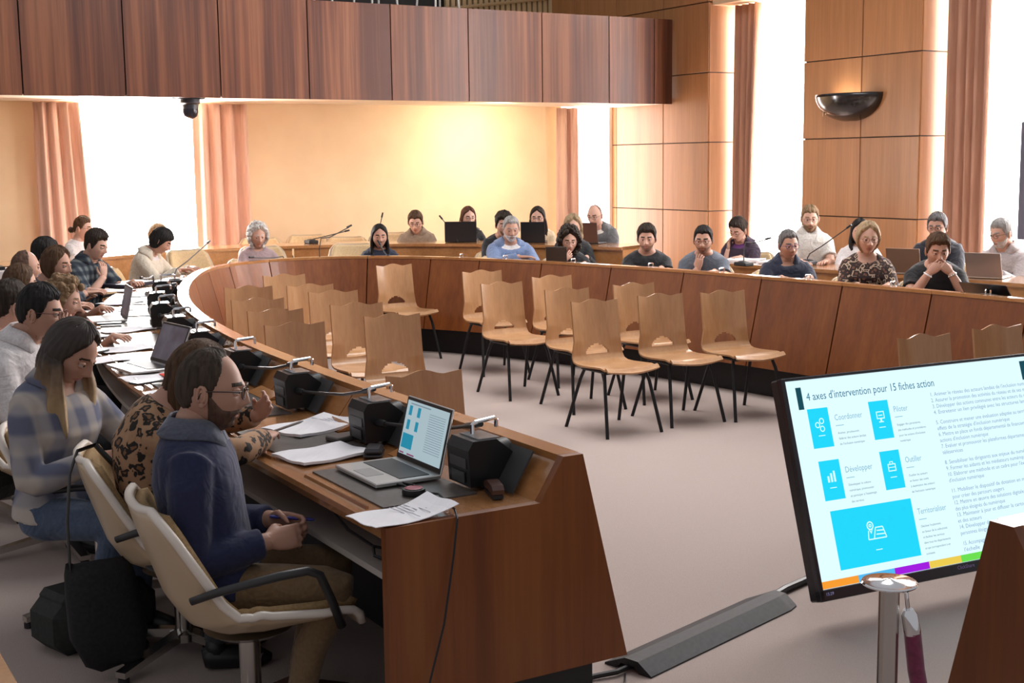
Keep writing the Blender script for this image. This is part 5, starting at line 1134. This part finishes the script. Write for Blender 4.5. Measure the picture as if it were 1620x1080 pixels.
P('long auburn-haired woman behind the dark monitor, chin on her hand', (7.06, 12.86, 1.265), 18, 10, G2, lean=6, fem=True, sk='pale', hair=('long', 'auburn', {'L': .24, 'w': .014, 'a0': 80}), top=('blazer', BLACKC), under=GREYC, arms=('chin', 'table'), glasses=(M_GLM,), vneck=.1)
P('dark-haired man in black between the monitor and the blue blazer', (6.78, 11.6, 1.245), 8, 10, lean=12, sk='mid', hair=('short', 'dark', {'t': .022, 'amp': .005, 'top': .8}), top=('crew', BLACKC), beard=('shadow', .001, False), vneck=.06)
P('grey-bearded man in a light blue blazer with folded arms', (6.50, 10.98, 1.225), 8, 14, lean=10, pitch=10, sk='mid', hair=('crop', 'grey', {'t': .010}), top=('blazer', LBLUE), under=WHITE, arms=('cross', 'cross'), beard=('white', .006, True), vneck=.13, size=1.0)
P('smiling woman with long dark hair and glasses at a dark laptop', (7.56, 12.2, 1.265), -8, -4, G2, lean=6, fem=True, sk='light', hair=('long', 'dark', {'L': .30, 'w': .025, 'a0': 80}), top=('crew', SAND), glasses=(M_GL,), vneck=.07)
P('blonde woman in black behind the curly-haired woman', (7.28, 11.08, 1.225), 6, 4, lean=6, fem=True, sk='light', hair=('bob', 'blond', {'t': .026, 'L': .15, 'w': .02}), top=('crew', BLACKC))
P('man in a grey suit jacket with dark glasses at the small window', (7.86, 11.55, 1.285), -24, -14, G2, lean=14, pitch=12, sk='light', hair=('bald', 'stubble'), top=('blazer', GREYS), under=PALESH, arms=('table', 'table'), glasses=(M_GL,), vneck=.12, size=.98)
P('curly dark-haired woman in black with a hand over her mouth', (6.78, 10.38, 1.155), 6, 6, lean=14, pitch=10, fem=True, sk='light', hair=('curly', 'dark', {'t': .042, 'n': 150, 'L': .12, 'w': .03}), top=('crew', BLACKC), arms=('table', 'mouth'), glasses=(M_GLM,), sleeve='half')
P('dark-haired man in a black tee beside the wood pier', (7.06, 9.54, 1.18), -4, 2, lean=6, sk='mid', hair=('short', 'dark', {'t': .018, 'top': .8}), top=('tee', BLACKC), sleeve='short', beard=('shadow', .001, True), vneck=.06)
P('man in a slate tee with dark glasses, hand on his chin', (7.22, 8.94, 1.18), -6, -4, lean=10, pitch=6, sk='mid', hair=('crop', 'black', {'t': .012}), top=('tee', GREYC), arms=('table', 'chin'), sleeve='short', glasses=(M_GL,), beard=('shadow', .0015, True), vneck=.03)
P('dark-haired woman in purple and black lace reading in the window light', (8.50, 10.0, 1.175), -34, -18, G2, lean=10, pitch=24, tilt=-8, fem=True, sk='light', hair=('pulled', 'dark', {'t': .016, 'bun': .01}), top=('blazer', cloth('black_lace', (.03, .015, .035))), arms=('table', 'cheek'), sleeve='three', under=PURPLE, vneck=.12, glasses=(M_GLM,))
P('grey-haired man in a navy shirt with blue-tinted glasses', (7.38, 8.06, 1.17), 22, 12, lean=4, sk='mid', hair=('crop', 'gdark', {'t': .010}), top=('shirt', NAVYS), glasses=(mat('glasses_blue', (.06, .05, .22), .3),), collar=cloth('dark_collar', (.03, .04, .075)), vneck=.09, tilt=4)
P('young blond bearded man in a pale shirt before the wood pier', (8.68, 9.18, 1.31), 4, 6, G2, lean=2, sk='light', hair=('short', 'dkblond', {'t': .012}), top=('shirt', PALESH), beard=('dkblond', .004, True), sleeve='half', collar=PALESH, glasses=(M_GLM,), vneck=.03)
P('woman with dark hair and a white top hidden behind the patterned blouse', (8.86, 8.72, 1.195), 4, 0, G2, lean=6, fem=True, sk='light', hair=('long', 'black', {'L': .2, 'w': .01}), top=('crew', WHITE))
P('blonde woman with glasses in a dark zigzag-patterned blouse', (7.44, 7.24, 1.27), 12, 8, lean=2, fem=True, sk='light', hair=('bob', 'blond', {'t': .020}), top=('low', PR1), arms=('table', 'table'), glasses=(M_GLM,), vneck=.14, hs=1.0, size=.98)
P('grey-haired man in a dark suit behind the man covering his face', (8.90, 7.86, 1.27), -16, -10, G2, lean=4, sk='mid', hair=('short', 'gdark', {'t': .013}), top=('blazer', DSUIT), under=NAVYS, glasses=(M_GLP,), vneck=.1)
P('man in a black polo covering his face with clasped hands', (7.50, 6.61, 1.20), 12, 6, lean=16, pitch=12, sk='mid', hair=('short', 'brown', {'t': .018, 'top': .5}), top=('tee', BLACKC), arms=('clasp', 'clasp'), watch=((0, M_STEEL), (1, M_WHITE)), sleeve='short', vneck=.03, hs=.99)
P('grey-haired bearded man in a pale grey polo with black glasses', (8.94, 7.24, 1.235), -42, -24, G2, lean=8, pitch=10, sk='light', hair=('short', 'grey', {'t': .012}), top=('shirt', POLO), beard=('white', .003, True), glasses=(M_GL,), collar=POLO, vneck=.05, size=.98)
# chairs of the far rows, one under every seated person and the empty ones
def fc(loc, rz, lab): dup(FC0, tuple(float(q) for q in loc), rz, lab, 'cream chairs of the far rows')
for s_, d_, z, lab in ((9.26, 1.10, .115, 'cream chair behind the white-haired woman'), (9.36, 2.55, .12, 'empty cream chair under the balcony left of the white-haired woman'), (9.50, 2.6, .14, 'empty cream chair under the balcony right of the white-haired woman'), (9.62, 2.55, .11, 'empty cream chair behind the tall gooseneck microphone'), (9.76, 2.6, .15, 'empty cream chair behind the dark-haired woman'), (8.95, 1.2, .115, 'cream chair beside the cream-jacketed woman in the window glare')):
    q = on(s_, d_, z); fc(q, outward(s_) + PI, lab)
for root, hip, by in PEOPLE[4:]:
    lab = root['label']; q = (hip[0] - .04 * math.cos(by), hip[1] - .04 * math.sin(by), 0); short = lab.split(' with ')[0].split(',')[0]
    words_ = ('cream chair under the ' + short).split(); fc(q, by, ' '.join(words_[:16]))
# watches and bracelets stay on their wearers' desks side: wrist pieces are parts of the people
bpy.context.view_layer.update()
for o in list(SC.objects):
    if o.type == 'MESH' and o.parent is None and 'kind' not in o and 'label' not in o: print('UNTAGGED', o.name)
